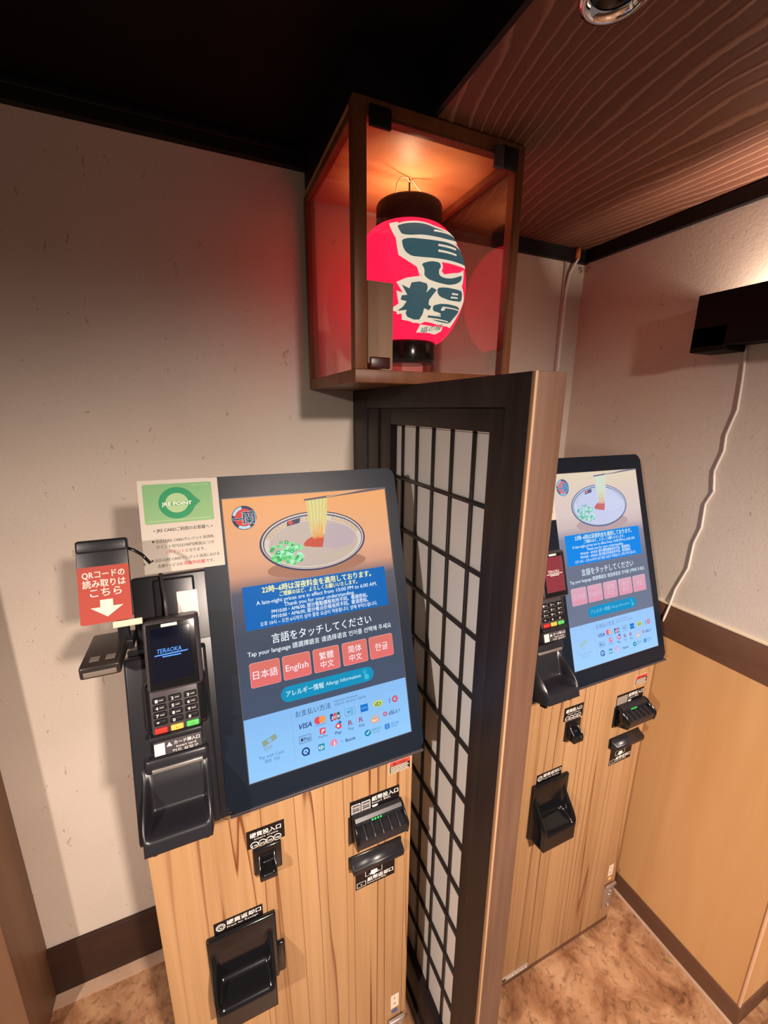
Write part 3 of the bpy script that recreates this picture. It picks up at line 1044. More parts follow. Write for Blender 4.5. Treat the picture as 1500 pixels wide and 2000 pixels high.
PAL_L = dict(bg0=rgb(244, 172, 110), bg1=rgb(238, 172, 122), bg2=rgb(234, 172, 132), bg3=rgb(214, 156, 128), bg4=rgb(100, 96, 108), bg5=rgb(74, 80, 96), bg6=rgb(70, 84, 108),
             shade=rgb(176, 122, 98), rim=rgb(66, 66, 92), cream=rgb(222, 204, 190), navy2=rgb(74, 84, 118), key=rgb(196, 160, 108), broth=rgb(200, 180, 168),
             pork=rgb(192, 172, 176), strand=rgb(206, 188, 150), paste=rgb(206, 84, 62), noodle=rgb(228, 208, 132), n1=rgb(214, 176, 92), n2=rgb(176, 220, 190), n3=rgb(246, 226, 150), n4=rgb(236, 132, 72),
             stick=rgb(112, 96, 104), stick2=rgb(224, 176, 142), g1=rgb(84, 206, 110), g2=rgb(54, 172, 96), g3=rgb(132, 230, 150), g4=rgb(178, 240, 206),
             red=rgb(226, 74, 62), pale=rgb(190, 226, 240), ink=rgb(34, 42, 66), blue=rgb(0, 104, 184), blue2=rgb(4, 116, 196), ytext=rgb(255, 250, 176), white=rgb(240, 250, 255),
             b0=rgb(232, 112, 112), b1=rgb(220, 118, 104), edge=rgb(255, 176, 170), btext=rgb(255, 250, 255), alg=rgb(0, 146, 190), alt=rgb(220, 246, 255), hand=rgb(66, 186, 220),
             pay0=rgb(150, 206, 255), pay1=rgb(138, 190, 244), pink=rgb(52, 94, 140), pblue=rgb(66, 126, 190), pline=rgb(112, 150, 196), note=rgb(146, 164, 138),
             visa=rgb(24, 60, 128), mred=rgb(226, 74, 92), mora=rgb(240, 156, 92), jgr=rgb(44, 108, 96), teal=rgb(0, 142, 176), amex=rgb(8, 118, 210), idy=rgb(206, 214, 92), rr=rgb(156, 56, 96), jpink=rgb(238, 136, 168))
PAL_R = dict(PAL_L)  # paler copy: viewing-angle fade and screen reflection put into the colours
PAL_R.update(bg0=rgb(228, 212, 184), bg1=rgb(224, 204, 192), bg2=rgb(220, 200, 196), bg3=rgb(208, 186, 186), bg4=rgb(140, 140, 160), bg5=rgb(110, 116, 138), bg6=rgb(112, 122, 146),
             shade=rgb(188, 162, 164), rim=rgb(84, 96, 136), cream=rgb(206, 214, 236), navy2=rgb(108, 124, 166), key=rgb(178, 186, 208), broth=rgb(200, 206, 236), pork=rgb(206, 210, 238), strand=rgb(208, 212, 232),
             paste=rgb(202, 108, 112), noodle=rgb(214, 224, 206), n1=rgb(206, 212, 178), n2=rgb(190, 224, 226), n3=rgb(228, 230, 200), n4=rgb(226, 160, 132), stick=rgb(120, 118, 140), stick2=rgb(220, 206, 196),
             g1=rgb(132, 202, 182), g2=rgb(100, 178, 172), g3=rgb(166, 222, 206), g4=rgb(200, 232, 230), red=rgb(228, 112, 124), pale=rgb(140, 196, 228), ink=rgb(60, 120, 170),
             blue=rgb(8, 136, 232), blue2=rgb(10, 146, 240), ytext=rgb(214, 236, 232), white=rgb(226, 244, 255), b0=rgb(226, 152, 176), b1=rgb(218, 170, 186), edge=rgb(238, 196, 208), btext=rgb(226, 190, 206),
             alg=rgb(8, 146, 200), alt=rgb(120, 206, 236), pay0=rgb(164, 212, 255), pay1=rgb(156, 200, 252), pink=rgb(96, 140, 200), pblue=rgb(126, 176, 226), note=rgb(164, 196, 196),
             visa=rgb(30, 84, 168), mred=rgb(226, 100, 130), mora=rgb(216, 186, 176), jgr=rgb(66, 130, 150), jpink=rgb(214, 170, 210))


def kiosk(loc, label, right):
    K = empty('order_kiosk', loc, label, 'kiosk', 'order kiosks on the two sides of the partition')
    pal = PAL_R if right else PAL_L
    # cabinet
    bx(-0.25, 0.25, 0.012, 0.42, 0.026, 1.010, 0.002).build('cabinet', M_KWOOD, K)
    bx(-0.25, 0.236, -0.001, 0.012, 0.028, 1.010, 0.0012).build('front_door', M_KWOOD, K)
    bx(0.237, 0.2495, 0.000, 0.012, 0.028, 1.010, 0.0012).build('door_edge', M_KWOOD, K)
    bx(-0.249, 0.249, 0.003, 0.41, 0.0, 0.026).build('plinth', M_RAIL, K)
    # monitor
    m = MB()
    m.M = MM
    t = bmesh.new()
    pts = []
    for cx, cy, s in ((0.348-0.016, 0.552-0.016, 0), (-0.040+0.016, 0.552-0.016, 90), (-0.040+0.016, -0.043+0.016, 180), (0.348-0.016, -0.043+0.016, 270)):
        for k in range(7):
            a = math.radians(s+15*k)
            pts.append((cx+0.016*math.cos(a), cy+0.016*math.sin(a)))
    fr = [t.verts.new((x, y, 0.0)) for x, y in pts]
    bk = [t.verts.new((x, y, -0.040)) for x, y in pts]
    n = len(pts)
    ff = t.faces.new(fr)
    t.faces.new(bk[::-1])
    for k in range(n):
        t.faces.new((fr[(k+1) % n], fr[k], bk[k], bk[(k+1) % n]))
    bmesh.ops.bevel(t, geom=[e for e in ff.edges], offset=0.003, segments=2, affect='EDGES')
    m.merge(t, 0, None, False)
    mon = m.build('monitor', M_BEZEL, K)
    h = MB()
    h.M = MM
    h.box(0.0, 0.308, -0.02, 0.42, -0.075, -0.040, 0.004)
    h.build('monitor_back', M_BLK2, mon)
    h = MB()
    h.M = MM
    h.box(-0.036, 0.344, -0.0465, -0.041, -0.006, 0.0035, 0.001)
    h.frame(-0.0015, 0.3235, -0.0015, 0.5115, 0.0015, 0.0009)
    h.build('bezel_lip', M_GREY, mon)
    bx(-0.10, 0.25, 0.03, 0.30, 1.010, 1.10, 0.003).build('neck', M_BLK2, K)
    # screen contents
    bowl_picture(pal).build('screen_picture', M_LIT, mon, recalc=False)
    payment_panel(pal).build('payment_panel', M_LIT, mon, recalc=False)
    m = MB()
    m.M = MM
    m.flat([(0.0193, 0.3466), (0.3015, 0.3466), (0.3015, 0.267), (0.0193, 0.267)][::-1], 0.0022, pal['blue'])
    c = 0.0026
    Y, Wt = pal['ytext'], pal['white']
    m.text('22時~6時は深夜料金を適用しております。', 0.0537, 0.270, 0.3318, 0.0140, c, Y, bold=0.030)
    m.text('ご理解のほど、よろしくお願いいたします。', 0.0845, 0.239, 0.3212, 0.0100, c, Y, bold=0.025)
    m.text('A late-night prices are in effect from 10:00 PM to 6:00 AM.', 0.0414, 0.2805, 0.3108, 0.0105, c, Wt, bold=0.010)
    m.text('Thank you for your understanding.', 0.0910, 0.2311, 0.3008, 0.0105, c, Wt, bold=0.010)
    m.text('PM10:00・AM6:00, 部分餐點價格有所不同。敬請悉知。', 0.0672, 0.2580, 0.2912, 0.0095, c, Wt, bold=0.015)
    m.text('PM10:00・AM6:00, 部分餐点价格有所不同。敬请悉知。', 0.0663, 0.2580, 0.2818, 0.0095, c, Wt, bold=0.015)
    m.text('오후 10시 ~ 오전 6시까지 심야 할증 요금이 적용됩니다. 양해 부탁드립니다.', 0.0447, 0.2770, 0.2718, 0.0090, c, Wt, bold=0.010)
    m.build('notice_panel', M_LIT, mon, recalc=False)
    m = MB()
    m.M = MM
    m.text('言語をタッチしてください', 0.0623, 0.2600, 0.2380, 0.0195, c, Wt, bold=0.012)
    m.text('Tap your language 請選擇語言 请选择语言 언어를 선택해 주세요', 0.0178, 0.3020, 0.2210, 0.0115, c, Wt, bold=0.012)
    m.build('prompt_text', M_LIT, mon, recalc=False)
    for a0, a1, lines in ((0.0185, 0.0723, ('日本語',)), (0.0770, 0.1295, ('English',)), (0.1348, 0.1870, ('繁體', '中文')), (0.1932, 0.2452, ('简体', '中文')), (0.2500, 0.3018, ('한글',))):
        m = MB()
        m.M = MM
        m.rect(a0, a1, 0.1640, 0.2085, 0.0020, pal['edge'], r=0.004)
        m.rect(a0+.0007, a1-.0007, 0.1647, 0.2078, 0.0024, pal['b0'], r=0.0036, col2=pal['b1'])
        if len(lines) == 1:
            pad = 0.005 if lines[0] != '한글' else 0.012
            m.text(lines[0], a0+pad, a1-pad, 0.1800, 0.0165, 0.0028, pal['btext'])
        else:
            m.text(lines[0], a0+0.012, a1-0.012, 0.1880, 0.0155, 0.0028, pal['btext'])
            m.text(lines[1], a0+0.013, a1-0.013, 0.1715, 0.0150, 0.0028, pal['btext'])
        m.build('language_button', M_LIT, mon, recalc=False)
    m = MB()
    m.M = MM
    m.rect(0.0686, 0.2534, 0.1240, 0.1525, 0.0020, pal['alg'], r=0.0142)
    m.text('アレルギー情報', 0.0782, 0.1500, 0.1345, 0.0120, 0.0024, pal['alt'], bold=0.012)
    m.text('Allergy Information', 0.1541, 0.2255, 0.1360, 0.0095, 0.0024, pal['alt'])
    m.rect(0.2330, 0.2425, 0.1290, 0.1385, 0.0024, pal['hand'], r=0.003)
    m.rect(0.2335, 0.2360, 0.1350, 0.1465, 0.0025, pal['hand'], r=0.0011)
    m.ring(0.2348, 0.1445, 0.0040, 0.0040, 0.0008, 0.0024, pal['hand'], n=16)
    m.build('allergy_button', M_LIT, mon, recalc=False)

    # left hand unit carrying the card reader, leaning back with the screen
    SCM = MM @ Matrix(((1, 0, 0, 0), (0, 0, 1, 0), (0, -1, 0, 0), (0, 0, 0, 1)))

    def mb(*a, **k):
        m = MB()
        m.M = MM
        if a:
            m.box(*a, **k)
        return m

    mb(-0.154, -0.036, -0.044, 0.388, -0.034, -0.003, 0.003).build('reader_back_panel', M_BLK2, K)
    u = mb(-0.1715, -0.0500, -0.0335, 0.262, -0.012, 0.020, 0.005)
    u.box(-0.168, -0.036, -0.0435, 0.270, -0.038, -0.0025, 0.001)
    u.box(-0.122, -0.058, 0.25, 0.382, -0.004, 0.005, 0.004)
    u.build('reader_mount', M_BLK2, K)
    ter = mb(-0.1430, -0.0520, 0.1440, 0.2260, 0.018, 0.050, 0.012, seg=3).build('card_terminal', M_BLK, K)
    mb(-0.1340, -0.0555, 0.2140, 0.3235, 0.020, 0.070, 0.008, seg=3).build('terminal_head', M_GREY, ter)
    mb(-0.1290, -0.0605, 0.2180, 0.3185, 0.0695, 0.0712, 0.0008).build('terminal_frame', M_BLK, ter)
    mb(-0.1240, -0.0680, 0.2290, 0.3105, 0.0705, 0.0718, 0.0004).build('terminal_screen', mat('terminal_glass', rgb(*((112, 46, 58) if right else (12, 15, 30))), 0.12), ter)  # maroon on the right machine is a reflection painted into the glass colour
    s = mb()
    s.text('TERAOKA', -0.1165, -0.0820, 0.2732, 0.0095, 0.0722, slant=0.15)
    s.flat([(-0.1205, 0.2695), (-0.1180, 0.2712), (-0.0720, 0.2722), (-0.0745, 0.2705)], 0.0722)
    s.rect(-0.1090, -0.0830, 0.2665, 0.2682, 0.0722)
    s.build('terminal_text', M_TLIT if not right else M_WHITE, ter, recalc=False)
    mb(-0.1075, -0.0850, 0.3125, 0.3172, 0.0712, 0.0725, 0.0004).build('terminal_tag', M_WHITE, ter)
    mb(-0.1345, -0.0655, 0.1455, 0.2120, 0.048, 0.0515, 0.002).build('keypad_plate', M_GREY, ter)
    names = ['1', '2', '3', '4', '5', '6', '7', '8', '9', '*', '0', '#']
    for r in range(5):
        for q in range(3):
            x = -0.1308+q*0.0224
            z = 0.1932-r*0.0113-(0.0012 if r == 4 else 0)
            cc = None
            if r == 4:
                cc = [rgb(200, 46, 40), rgb(228, 180, 80), rgb(84, 190, 92)][q]
            kb = mb(x, x+0.0182, z, z+0.0088, 0.050, 0.0550, 0.0018, col=cc or rgb(16, 14, 16))
            if r < 4:
                kb.text(names[r*3+q], x+0.0040, x+0.0075, z+0.0020, 0.0065, 0.0553, INK_W, bold=0.03)
                if r < 3:
                    kb.rect(x+0.0092, x+0.0155, z+0.0035, z+0.0052, 0.0553, rgb(150, 146, 146))
            else:
                kb.text('X<O'[q], x+0.0070, x+0.0110, z+0.0022, 0.0055, 0.0553, rgb(110, 70, 30))
            kb.build('key', M_INK, ter, recalc=False)
    mb(-0.1390, -0.0640, 0.1380, 0.1455, 0.036, 0.0600, 0.002).build('card_slot', M_BLK2, ter)
    s = mb(-0.1345, -0.0665, 0.1130, 0.1345, 0.020, 0.0540, 0.001, col=rgb(66, 60, 64))
    s.rect(-0.1335, -0.1190, 0.1145, 0.1325, 0.0546, rgb(232, 216, 206))
    s.flat([(-0.1165, 0.1250), (-0.1085, 0.1250), (-0.1125, 0.1315)], 0.0546, INK_W)
    s.text('カード挿入口', -0.1060, -0.0690, 0.1262, 0.0062, 0.0546, INK_W, bold=0.02)
    s.text('Insert card', -0.1030, -0.0750, 0.1205, 0.0048, 0.0546, INK_W)
    s.text('카드 삽입구', -0.1090, -0.0720, 0.1148, 0.0048, 0.0546, INK_W)
    s.build('card_label', M_INK, ter, recalc=False)
    mb(-0.0870, -0.0540, 0.309, 0.3575, 0.005, 0.0095, 0.0015).build('white_tag', M_WHITE, K)
    s = mb()
    s.tube([(-0.1085, 0.392, 0.004), (-0.1065, 0.372, 0.014), (-0.1035, 0.350, 0.022), (-0.1015, 0.322, 0.034)], 0.0028, 8)
    s.build('reader_lead', M_GREY, K)
    s = scoop(-0.1600, -0.0590, -0.0270, 0.0900, 0.050, vlip=0.72, rim=0.07, y=-0.0195)
    for v in s.bm.verts:
        v.co = SCM @ v.co
    tray = s.build('receipt_tray', M_BLK2, K)
    mb(-0.1520, -0.0590, 0.0800, 0.1040, 0.018, 0.036, 0.006).build('receipt_slot', M_BLK2, tray)
    mb(-0.1420, -0.0680, 0.0815, 0.0880, 0.0345, 0.0385, 0.0015).build('slot_edge', M_SILV, tray)
    for x in (-0.150, -0.076):
        mb(x, x+0.008, -0.036, -0.025, 0.030, 0.048, 0.002).build('tray_foot', M_BLK, tray)

    # coin entry
    s = MB()
    s.M = FM(-0.0012)
    s.rect(-0.0935, -0.0245, 0.9260, 0.9680, 0.0, INK_B)
    s.text('硬貨投入口', -0.0875, -0.0310, 0.9515, 0.0120, 0.0006, INK_W, bold=0.035)
    s.text('Insert Coins', -0.0800, -0.0370, 0.9440, 0.0062, 0.0006, INK_W)
    for k, tx in enumerate(('10', '50', '100', '500')):
        a = -0.0805+0.0140*k
        s.disc(a, 0.9330, 0.0074, 0.0074, 0.0006+0.0001*k, INK_W, n=22)
        s.disc(a, 0.9330, 0.0060, 0.0060, 0.0011+0.0001*k, INK_B, n=22)
        s.text(tx, a-0.0042, a+0.0042, 0.9305, 0.0062, 0.0018, INK_W, bold=0.02)
    s.build('coin_label', M_INK, K, recalc=False)
    s = MB()
    s.box(-0.0850, -0.0330, -0.007, 0.0, 0.8640, 0.9250, 0.0025)
    cs = s.build('coin_slot', M_BLK, K)
    scoop(-0.0780, -0.0440, 0.8720, 0.9200, 0.024, vlip=0.66, rim=0.16, y=-0.006, nu=20, nv=26).build('coin_guide', M_BLK, cs)
    # banknote entry
    s = MB()
    s.M = FM(-0.0012)
    s.rect(0.1070, 0.2190, 0.8980, 0.9465, 0.0, INK_B)
    if right:
        s.rect(0.1090, 0.1520, 0.9130, 0.9400, 0.0006, rgb(150, 138, 128))
    else:
        for a in (0.1105, 0.1325):
            s.rect(a, a+0.0195, 0.9105, 0.9370, 0.0006, INK_W, r=0.0015)
            for q in (0.9240, 0.9120):
                s.rect(a+0.0015, a+0.0180, q, q+0.0115, 0.0010, rgb(96, 88, 88), r=0.001)
                s.text('1000', a+0.0030, a+0.0165, q+0.0035, 0.0055, 0.0014, INK_W, bold=0.02)
    s.text('紙幣投入口', 0.1555, 0.2160, 0.9300, 0.0130, 0.0006, INK_W, bold=0.035)
    s.text('Insert Bills', 0.1560, 0.1980, 0.9225, 0.0065, 0.0006, INK_W)
    s.flat([(0.1560, 0.9185), (0.1560, 0.9155), (0.1625, 0.9095), (0.1690, 0.9155), (0.1690, 0.9185)], 0.0006, INK_W)
    s.build('bill_label', M_INK, K, recalc=False)
    s = MB()
    s.box(0.1030, 0.2245, -0.005, 0.0, 0.8430, 0.9100, 0.002)
    bi = s.build('bill_entry', M_BLK, K)
    # body with a slot mouth: profile pulled along x, closed by side cheeks
    s = MB()
    pf = [(-0.004, 0.9150), (-0.014, 0.9140), (-0.0195, 0.9090), (-0.0200, 0.9020), (-0.0130, 0.9010), (-0.0130, 0.8960), (-0.0400, 0.8895), (-0.0440, 0.8900), (-0.0450, 0.8840), (-0.0430, 0.8680), (-0.004, 0.8520)]
    t = bmesh.new()
    A = [t.verts.new((0.1120, y, z)) for y, z in pf]
    Bv = [t.verts.new((0.2180, y, z)) for y, z in pf]
    for k in range(len(pf)):
        t.faces.new((A[k], A[(k+1) % len(pf)], Bv[(k+1) % len(pf)], Bv[k]))
    t.faces.new(A[::-1])
    t.faces.new(Bv)
    bmesh.ops.recalc_face_normals(t, faces=t.faces)
    s.merge(t)
    s.build('bill_mouth', M_BLK2, bi)
    for x in (0.1085, 0.2170):
        s = MB()
        t = bmesh.new()
        cp = [(-0.004, 0.9160), (-0.016, 0.9150), (-0.024, 0.9080), (-0.0460, 0.8950), (-0.0475, 0.8860), (-0.0440, 0.8660), (-0.004, 0.8490)]
        A = [t.verts.new((x, y, z)) for y, z in cp]
        Bv = [t.verts.new((x+0.0045, y, z)) for y, z in cp]
        for k in range(len(cp)):
            t.faces.new((A[k], A[(k+1) % len(cp)], Bv[(k+1) % len(cp)], Bv[k]))
        t.faces.new(A[::-1])
        t.faces.new(Bv)
        bmesh.ops.recalc_face_normals(t, faces=t.faces)
        bmesh.ops.bevel(t, geom=t.edges[:], offset=0.001, segments=2, affect='EDGES')
        s.merge(t, smooth=True)
        s.build('side_cheek', M_BLK, bi)
    for k in range(5):
        x = 0.1270+0.0185*k
        s = MB()
        t = bmesh.new()
        rp = [(-0.0135, 0.8965), (-0.0200, 0.9005), (-0.0400, 0.8935), (-0.0445, 0.8900), (-0.0400, 0.8885)]
        A = [t.verts.new((x, y, z)) for y, z in rp]
        Bv = [t.verts.new((x+0.0022, y, z)) for y, z in rp]
        for q in range(len(rp)):
            t.faces.new((A[q], A[(q+1) % len(rp)], Bv[(q+1) % len(rp)], Bv[q]))
        t.faces.new(A[::-1])
        t.faces.new(Bv)
        bmesh.ops.recalc_face_normals(t, faces=t.faces)
        s.merge(t)
        s.build('guide_rib', M_RIB, bi)
    for k in range(4):
        x = 0.1480+0.0062*k
        bx(x, x+0.0034, -0.0212, -0.0190, 0.9030, 0.9065, 0.0008).build('green_light', M_LED, bi)
    # banknote return
    s = MB()
    s.M = FM(-0.0012)
    s.rect(0.1175, 0.2110, 0.7020, 0.7730, 0.0, INK_B)
    s.text('紙幣返却口', 0.1450, 0.2070, 0.7145, 0.0125, 0.0006, INK_W, bold=0.035)
    s.text('Returned Bills', 0.1450, 0.1900, 0.7075, 0.0060, 0.0006, INK_W)
    s.frame(0.1205, 0.1415, 0.7065, 0.7200, 0.0010, 0.0006, INK_W)
    s.text('x', 0.1288, 0.1330, 0.7110, 0.0080, 0.0006, INK_W)
    s.frame(0.1400, 0.1800, 0.7300, 0.7460, 0.0009, 0.0006, INK_W)
    s.flat([(0.1530, 0.7420), (0.1680, 0.7420), (0.1680, 0.7360), (0.1730, 0.7360), (0.1605, 0.7275), (0.1480, 0.7360), (0.1530, 0.7360)], 0.0010, INK_W)
    s.build('bill_return_label', M_INK, K, recalc=False)
    s = MB()
    s.box(0.1020, 0.2250, -0.005, 0.0, 0.7720, 0.8040, 0.002)
    br = s.build('bill_return', M_BLK, K)
    s = MB()
    t = bmesh.new()
    cp = [(-0.003, 0.8030), (-0.007, 0.8030), (-0.0250, 0.7945), (-0.0265, 0.7900), (-0.0250, 0.7780), (-0.010, 0.7720), (-0.003, 0.7710)]
    A = [t.verts.new((0.1060, y, z)) for y, z in cp]
    Bv = [t.verts.new((0.2225, y, z)) for y, z in cp]
    for k in range(len(cp)):
        t.faces.new((A[k], A[(k+1) % len(cp)], Bv[(k+1) % len(cp)], Bv[k]))
    t.faces.new(A[::-1])
    t.faces.new(Bv)
    bmesh.ops.recalc_face_normals(t, faces=t.faces)
    bmesh.ops.bevel(t, geom=t.edges[:], offset=0.0018, segments=2, affect='EDGES')
    s.merge(t, smooth=True)
    s.build('return_cover', M_BLK2, br)
    # warning sticker
    s = MB()
    s.M = FM(-0.0012) @ Matrix.Translation((-0.020, -0.020, 0) if right else (0, 0, 0))
    s.rect(0.1940, 0.2450, 0.9800, 1.0110, 0.0, rgb(226, 204, 186))
    s.rect(0.1955, 0.2435, 1.0000, 1.0098, 0.0005, rgb(206, 74, 62))
    s.text('警告 WARNING', 0.2030, 0.2360, 1.0020, 0.0065, 0.0008, rgb(96, 30, 30), bold=0.02)
    s.rect(0.1955, 0.2435, 0.9815, 1.0000, 0.0005, rgb(44, 34, 32))
    for k in range(4):
        s.rect(0.1975, 0.2400-0.003*(k % 2), 0.9832+0.0042*k, 0.9858+0.0042*k, 0.0008, rgb(206, 186, 168))
    s.build('warning_sticker', M_INK, K, recalc=False)
    # coin return
    s = MB()
    s.M = FM(-0.0012)
    s.rect(-0.1650, -0.0755, 0.7480, 0.7830, 0.0, INK_B)
    s.text('硬貨返却口', -0.1420, -0.0790, 0.7690, 0.0120, 0.0006, INK_W, bold=0.035)
    s.text('Press for Receipt', -0.1420, -0.0850, 0.7610, 0.0062, 0.0006, INK_W)
    s.disc(-0.1530, 0.7690, 0.0085, 0.0085, 0.0006, INK_W, n=24)
    s.disc(-0.1530, 0.7690, 0.0070, 0.0070, 0.0009, INK_B, n=24)
    s.disc(-0.1530, 0.7690, 0.0058, 0.0058, 0.0012, INK_W, n=24)
    s.disc(-0.1530, 0.7690, 0.0046, 0.0046, 0.0015, INK_B, n=24)
    s.text('¥', -0.1555, -0.1505, 0.7665, 0.0065, 0.0018, INK_W)
    s.build('coin_return_label', M_INK, K, recalc=False)
    s = MB()
    s.box(-0.1800, -0.0530, -0.010, 0.0, 0.5800, 0.7560, 0.004)
    s.box(-0.0560, -0.0390, -0.009, 0.0, 0.5880, 0.6680, 0.004)
    cr = s.build('coin_return', M_BLK, K)
    scoop(-0.1770, -0.0600, 0.5830, 0.7300, 0.048, vlip=0.58, rim=0.08, y=-0.0095, floor=0.06).build('coin_cup', M_BLK, cr)
    # small stickers and lock near the foot
    dz = 0.0 if right else 0.03
    s = MB()
    s.M = FM(-0.0012) @ Matrix.Translation((0, dz, 0))
    s.rect(0.2070, 0.2290, 0.2200, 0.2680, 0.0, rgb(224, 206, 188), r=0.002)
    s.text('F', 0.2150, 0.2200, 0.2520, 0.0080, 0.0006, rgb(90, 80, 80))
    s.text('45', 0.2135, 0.2210, 0.2330, 0.0080, 0.0006, rgb(90, 80, 80))
    s.disc(0.2180, 0.2090, 0.0080, 0.0070, 0.0006, rgb(226, 190, 130) if right else rgb(66, 84, 150), n=18)
    s.build('inspection_sticker', M_INK, K, recalc=False)
    s = MB()
    s.box(0.2000, 0.2420, -0.006, 0.0, 0.085+dz, 0.180+dz, 0.0015)
    s.box(0.1990, 0.2430, -0.012, -0.004, 0.178+dz, 0.190+dz, 0.0015)
    lk = s.build('lock_plate', M_SILV, K)
    for zz, r in ((0.160, 0.005), (0.142, 0.006), (0.100, 0.004)):
        s = MB()
        s.M = Matrix.Translation((0.222, -0.006, 0)) @ Matrix.Rotation(math.radians(90), 4, 'X')
        s.lathe([(0.0005, 0.006), (r, 0.005), (r, 0.0)], 0, zz+dz, 16)
        s.build('screw', M_CHROME, lk)
    if right:
        s = MB()
        s.box(-0.2160, -0.1130, -0.0035, 0.0, 0.032, 0.050, 0.0012, col=rgb(176, 156, 140))
        s.M = FM(-0.0038)
        s.text('TERAOKA', -0.1960, -0.1160, 0.0350, 0.0165, 0, rgb(240, 232, 226), bold=0.03)
        s.disc(-0.2060, 0.0410, 0.0070, 0.0060, 0, rgb(60, 40, 34), n=16)
        s.build('maker_badge', M_INK, K, recalc=False)
    return K, mon


KL = (0.104, 0.651, 0.0)
KR = (0.903, 0.667, 0.0)
kiosk(KL, 'wood-fronted ordering machine left of the partition with a bright orange ramen screen', False)
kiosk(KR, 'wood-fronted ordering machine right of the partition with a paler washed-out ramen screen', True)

# ---------------------------------------------------------------- notices taped to the machines


def notice(base, label, full):
    MT = Matrix.Translation(Vector(base)) @ MM @ Matrix.Translation((-0.131, 0.3925, 0.006))
    e = empty('notice_card', (0, 0, 0), label, 'notice')
    e.matrix_world = MT
    bx(0, 0.126, 0, 0.158, 0, 0.0008).build('card', mat('card_paper', rgb(204, 194, 182), 0.7), e)
    m = MB()
    K = rgb(70, 62, 60)
    c = 0.0013
    m.rect(0.007, 0.115, 0.083, 0.151, c, rgb(136, 178, 124), r=0.003, col2=rgb(120, 172, 118))
    D = rgb(34, 142, 92)
    m.ring(0.058, 0.117, 0.0285, 0.0275, 0.0105, c+.0004, D, n=40)
    m.flat([(0.0790, 0.1350), (0.0905, 0.1220), (0.0955, 0.1175), (0.0905, 0.1135), (0.0750, 0.0975), (0.0830, 0.1170)], c+.0005, D)
    m.disc(0.058, 0.117, 0.0180, 0.0170, c+.0003, rgb(164, 196, 146), n=30)
    m.rect(0.040, 0.078, 0.1125, 0.1195, c+.0006, rgb(120, 172, 118))
    m.text('JRE POINT', 0.0345, 0.0815, 0.1130, 0.0085, c+.0010, rgb(240, 240, 226), bold=0.035)
    m.text('JRE POINT CARD', 0.083, 0.110, 0.1455, 0.0030, c+.0006, rgb(206, 222, 196))
    m.rect(0.012, 0.110, 0.0870, 0.0880, c+.0006, rgb(176, 204, 160))
    m.text('< JRE CARDご利用のお客様へ >', 0.0180, 0.1115, 0.0690, 0.0075, c, K, bold=0.008)
    m.disc(0.0165, 0.0535, 0.0020, 0.0020, c, K, n=12)
    m.text('当店はJRE CARDクレジット決済時、', 0.0200, 0.1130, 0.0510, 0.0065, c, K)
    m.text('ポイント付与は100円(税抜)につき', 0.0200, 0.1110, 0.0410, 0.0065, c, K)
    m.text('1ポイント', 0.0350, 0.0630, 0.0310, 0.0065, c, rgb(206, 84, 84), bold=0.01)
    m.text('となります。', 0.0650, 0.0960, 0.0310, 0.0065, c, K)
    m.disc(0.0130, 0.0215, 0.0020, 0.0020, c, K, n=12)
    m.text('当店はJRE CARDクレジット決済における', 0.0165, 0.1180, 0.0190, 0.0065, c, K)
    m.text('各種サービスの', 0.0200, 0.0580, 0.0090, 0.0065, c, K)
    m.text('対象外店舗', 0.0600, 0.0935, 0.0090, 0.0070, c, rgb(214, 70, 78), bold=0.02)
    m.text('です。', 0.0955, 0.1090, 0.0090, 0.0065, c, K)
    m.build('print', M_INK, e, recalc=False)


notice(KL, 'white and green point-card notice taped at the top left of the left machine screen', True)
notice(KR, 'white notice half hidden by the partition at the right machine screen', False)

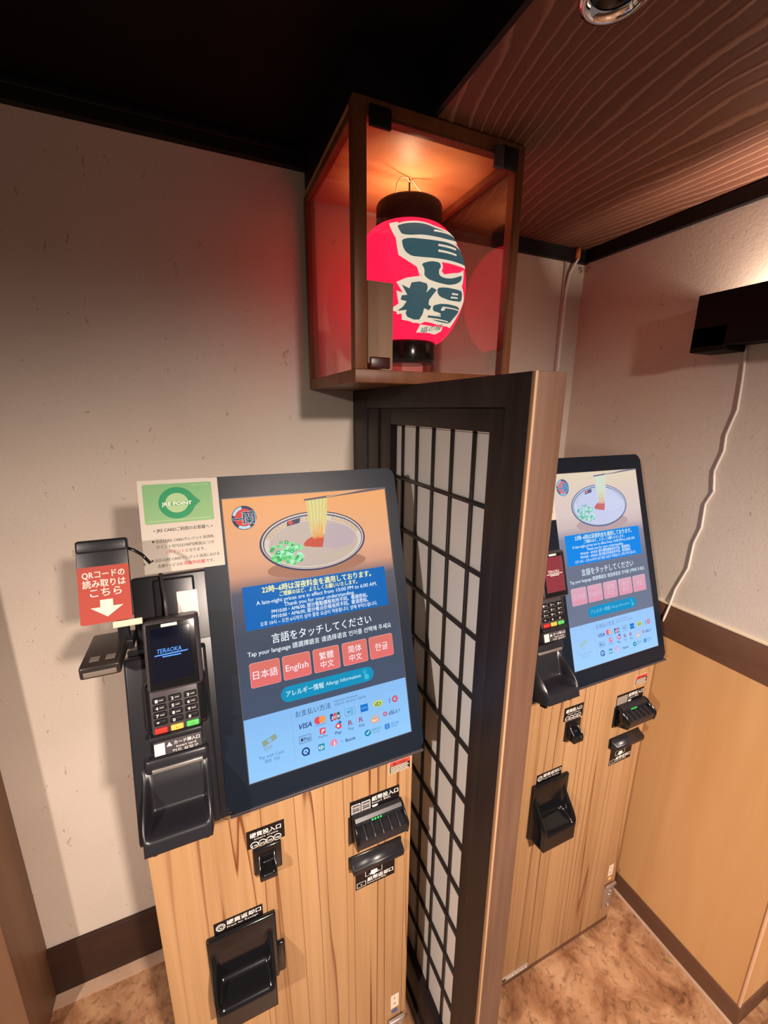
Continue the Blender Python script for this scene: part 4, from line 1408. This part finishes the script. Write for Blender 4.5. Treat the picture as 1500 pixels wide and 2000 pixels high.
# ---------------------------------------------------------------- code reader beside the left machine
rd = thing('code_reader', (-0.12, 0.72, 1.37), 'small black code reader with a red arrow sign left of the left machine', 'scanner')
ang = math.atan2(0.040, 0.115)
SM = Matrix.Translation((-0.186, 0.677, 1.415)) @ Matrix(((1, 0, 0, 0), (0, math.sin(ang), -math.cos(ang), 0), (0, math.cos(ang), math.sin(ang), 0), (0, 0, 0, 1)))
s = MB()
s.M = SM
s.box(0, 0.067, 0.004, 0.122, -0.006, 0.0, 0.0015)
s.box(0.0, 0.067, 0.104, 0.124, -0.012, 0.001, 0.004)
wb(s, 'sign_plate', M_BLK2, rd)
s = MB()
s.M = SM
W_ = rgb(240, 214, 202)
s.rect(0.0005, 0.0665, 0.000, 0.084, 0.0012, rgb(172, 68, 56), r=0.003)
s.text('QRコードの', 0.0065, 0.0605, 0.0675, 0.0125, 0.0016, W_, bold=0.03)
s.text('読み取りは', 0.0065, 0.0610, 0.0540, 0.0125, 0.0016, W_, bold=0.03)
s.text('こちら', 0.0150, 0.0550, 0.0400, 0.0140, 0.0016, W_, bold=0.03)
s.flat([(0.0265, 0.0340), (0.0430, 0.0340), (0.0430, 0.0235), (0.0560, 0.0235), (0.0350, 0.0085), (0.0140, 0.0235), (0.0265, 0.0235)], 0.0016, W_)
wb(s, 'sign_sticker', M_INK, rd)
s = MB()
s.M = SM
s.box(0.040, 0.0785, -0.0105, -0.001, -0.003, 0.001, 0.0008)
wb(s, 'paper_lip', M_CREAM, rd)
hd = wb(bx(-0.188, -0.137, 0.638, 0.738, 1.350, 1.369, 0.004), 'scanner_head', M_SCAN, rd)
s = MB()
s.box(-0.183, -0.142, 0.6375, 0.6395, 1.353, 1.361, 0.001)
s.box(-0.177, -0.165, 0.652, 0.664, 1.3690, 1.3698)
s.box(-0.157, -0.145, 0.652, 0.664, 1.3690, 1.3698)
s.build('head_marks', M_MARK, hd)
s = MB()
s.box(-0.150, -0.134, 0.716, 0.728, 1.360, 1.490, 0.002)
s.box(-0.150, -0.128, 0.700, 0.735, 1.352, 1.368, 0.002)
wb(s, 'bracket', M_BLK2, rd)
s = MB()
s.tube([(-0.121, 0.716, 1.515), (-0.112, 0.712, 1.512), (-0.100, 0.706, 1.504), (-0.090, 0.702, 1.490)], 0.0025, 8)
wb(s, 'lead', M_BLK, rd)
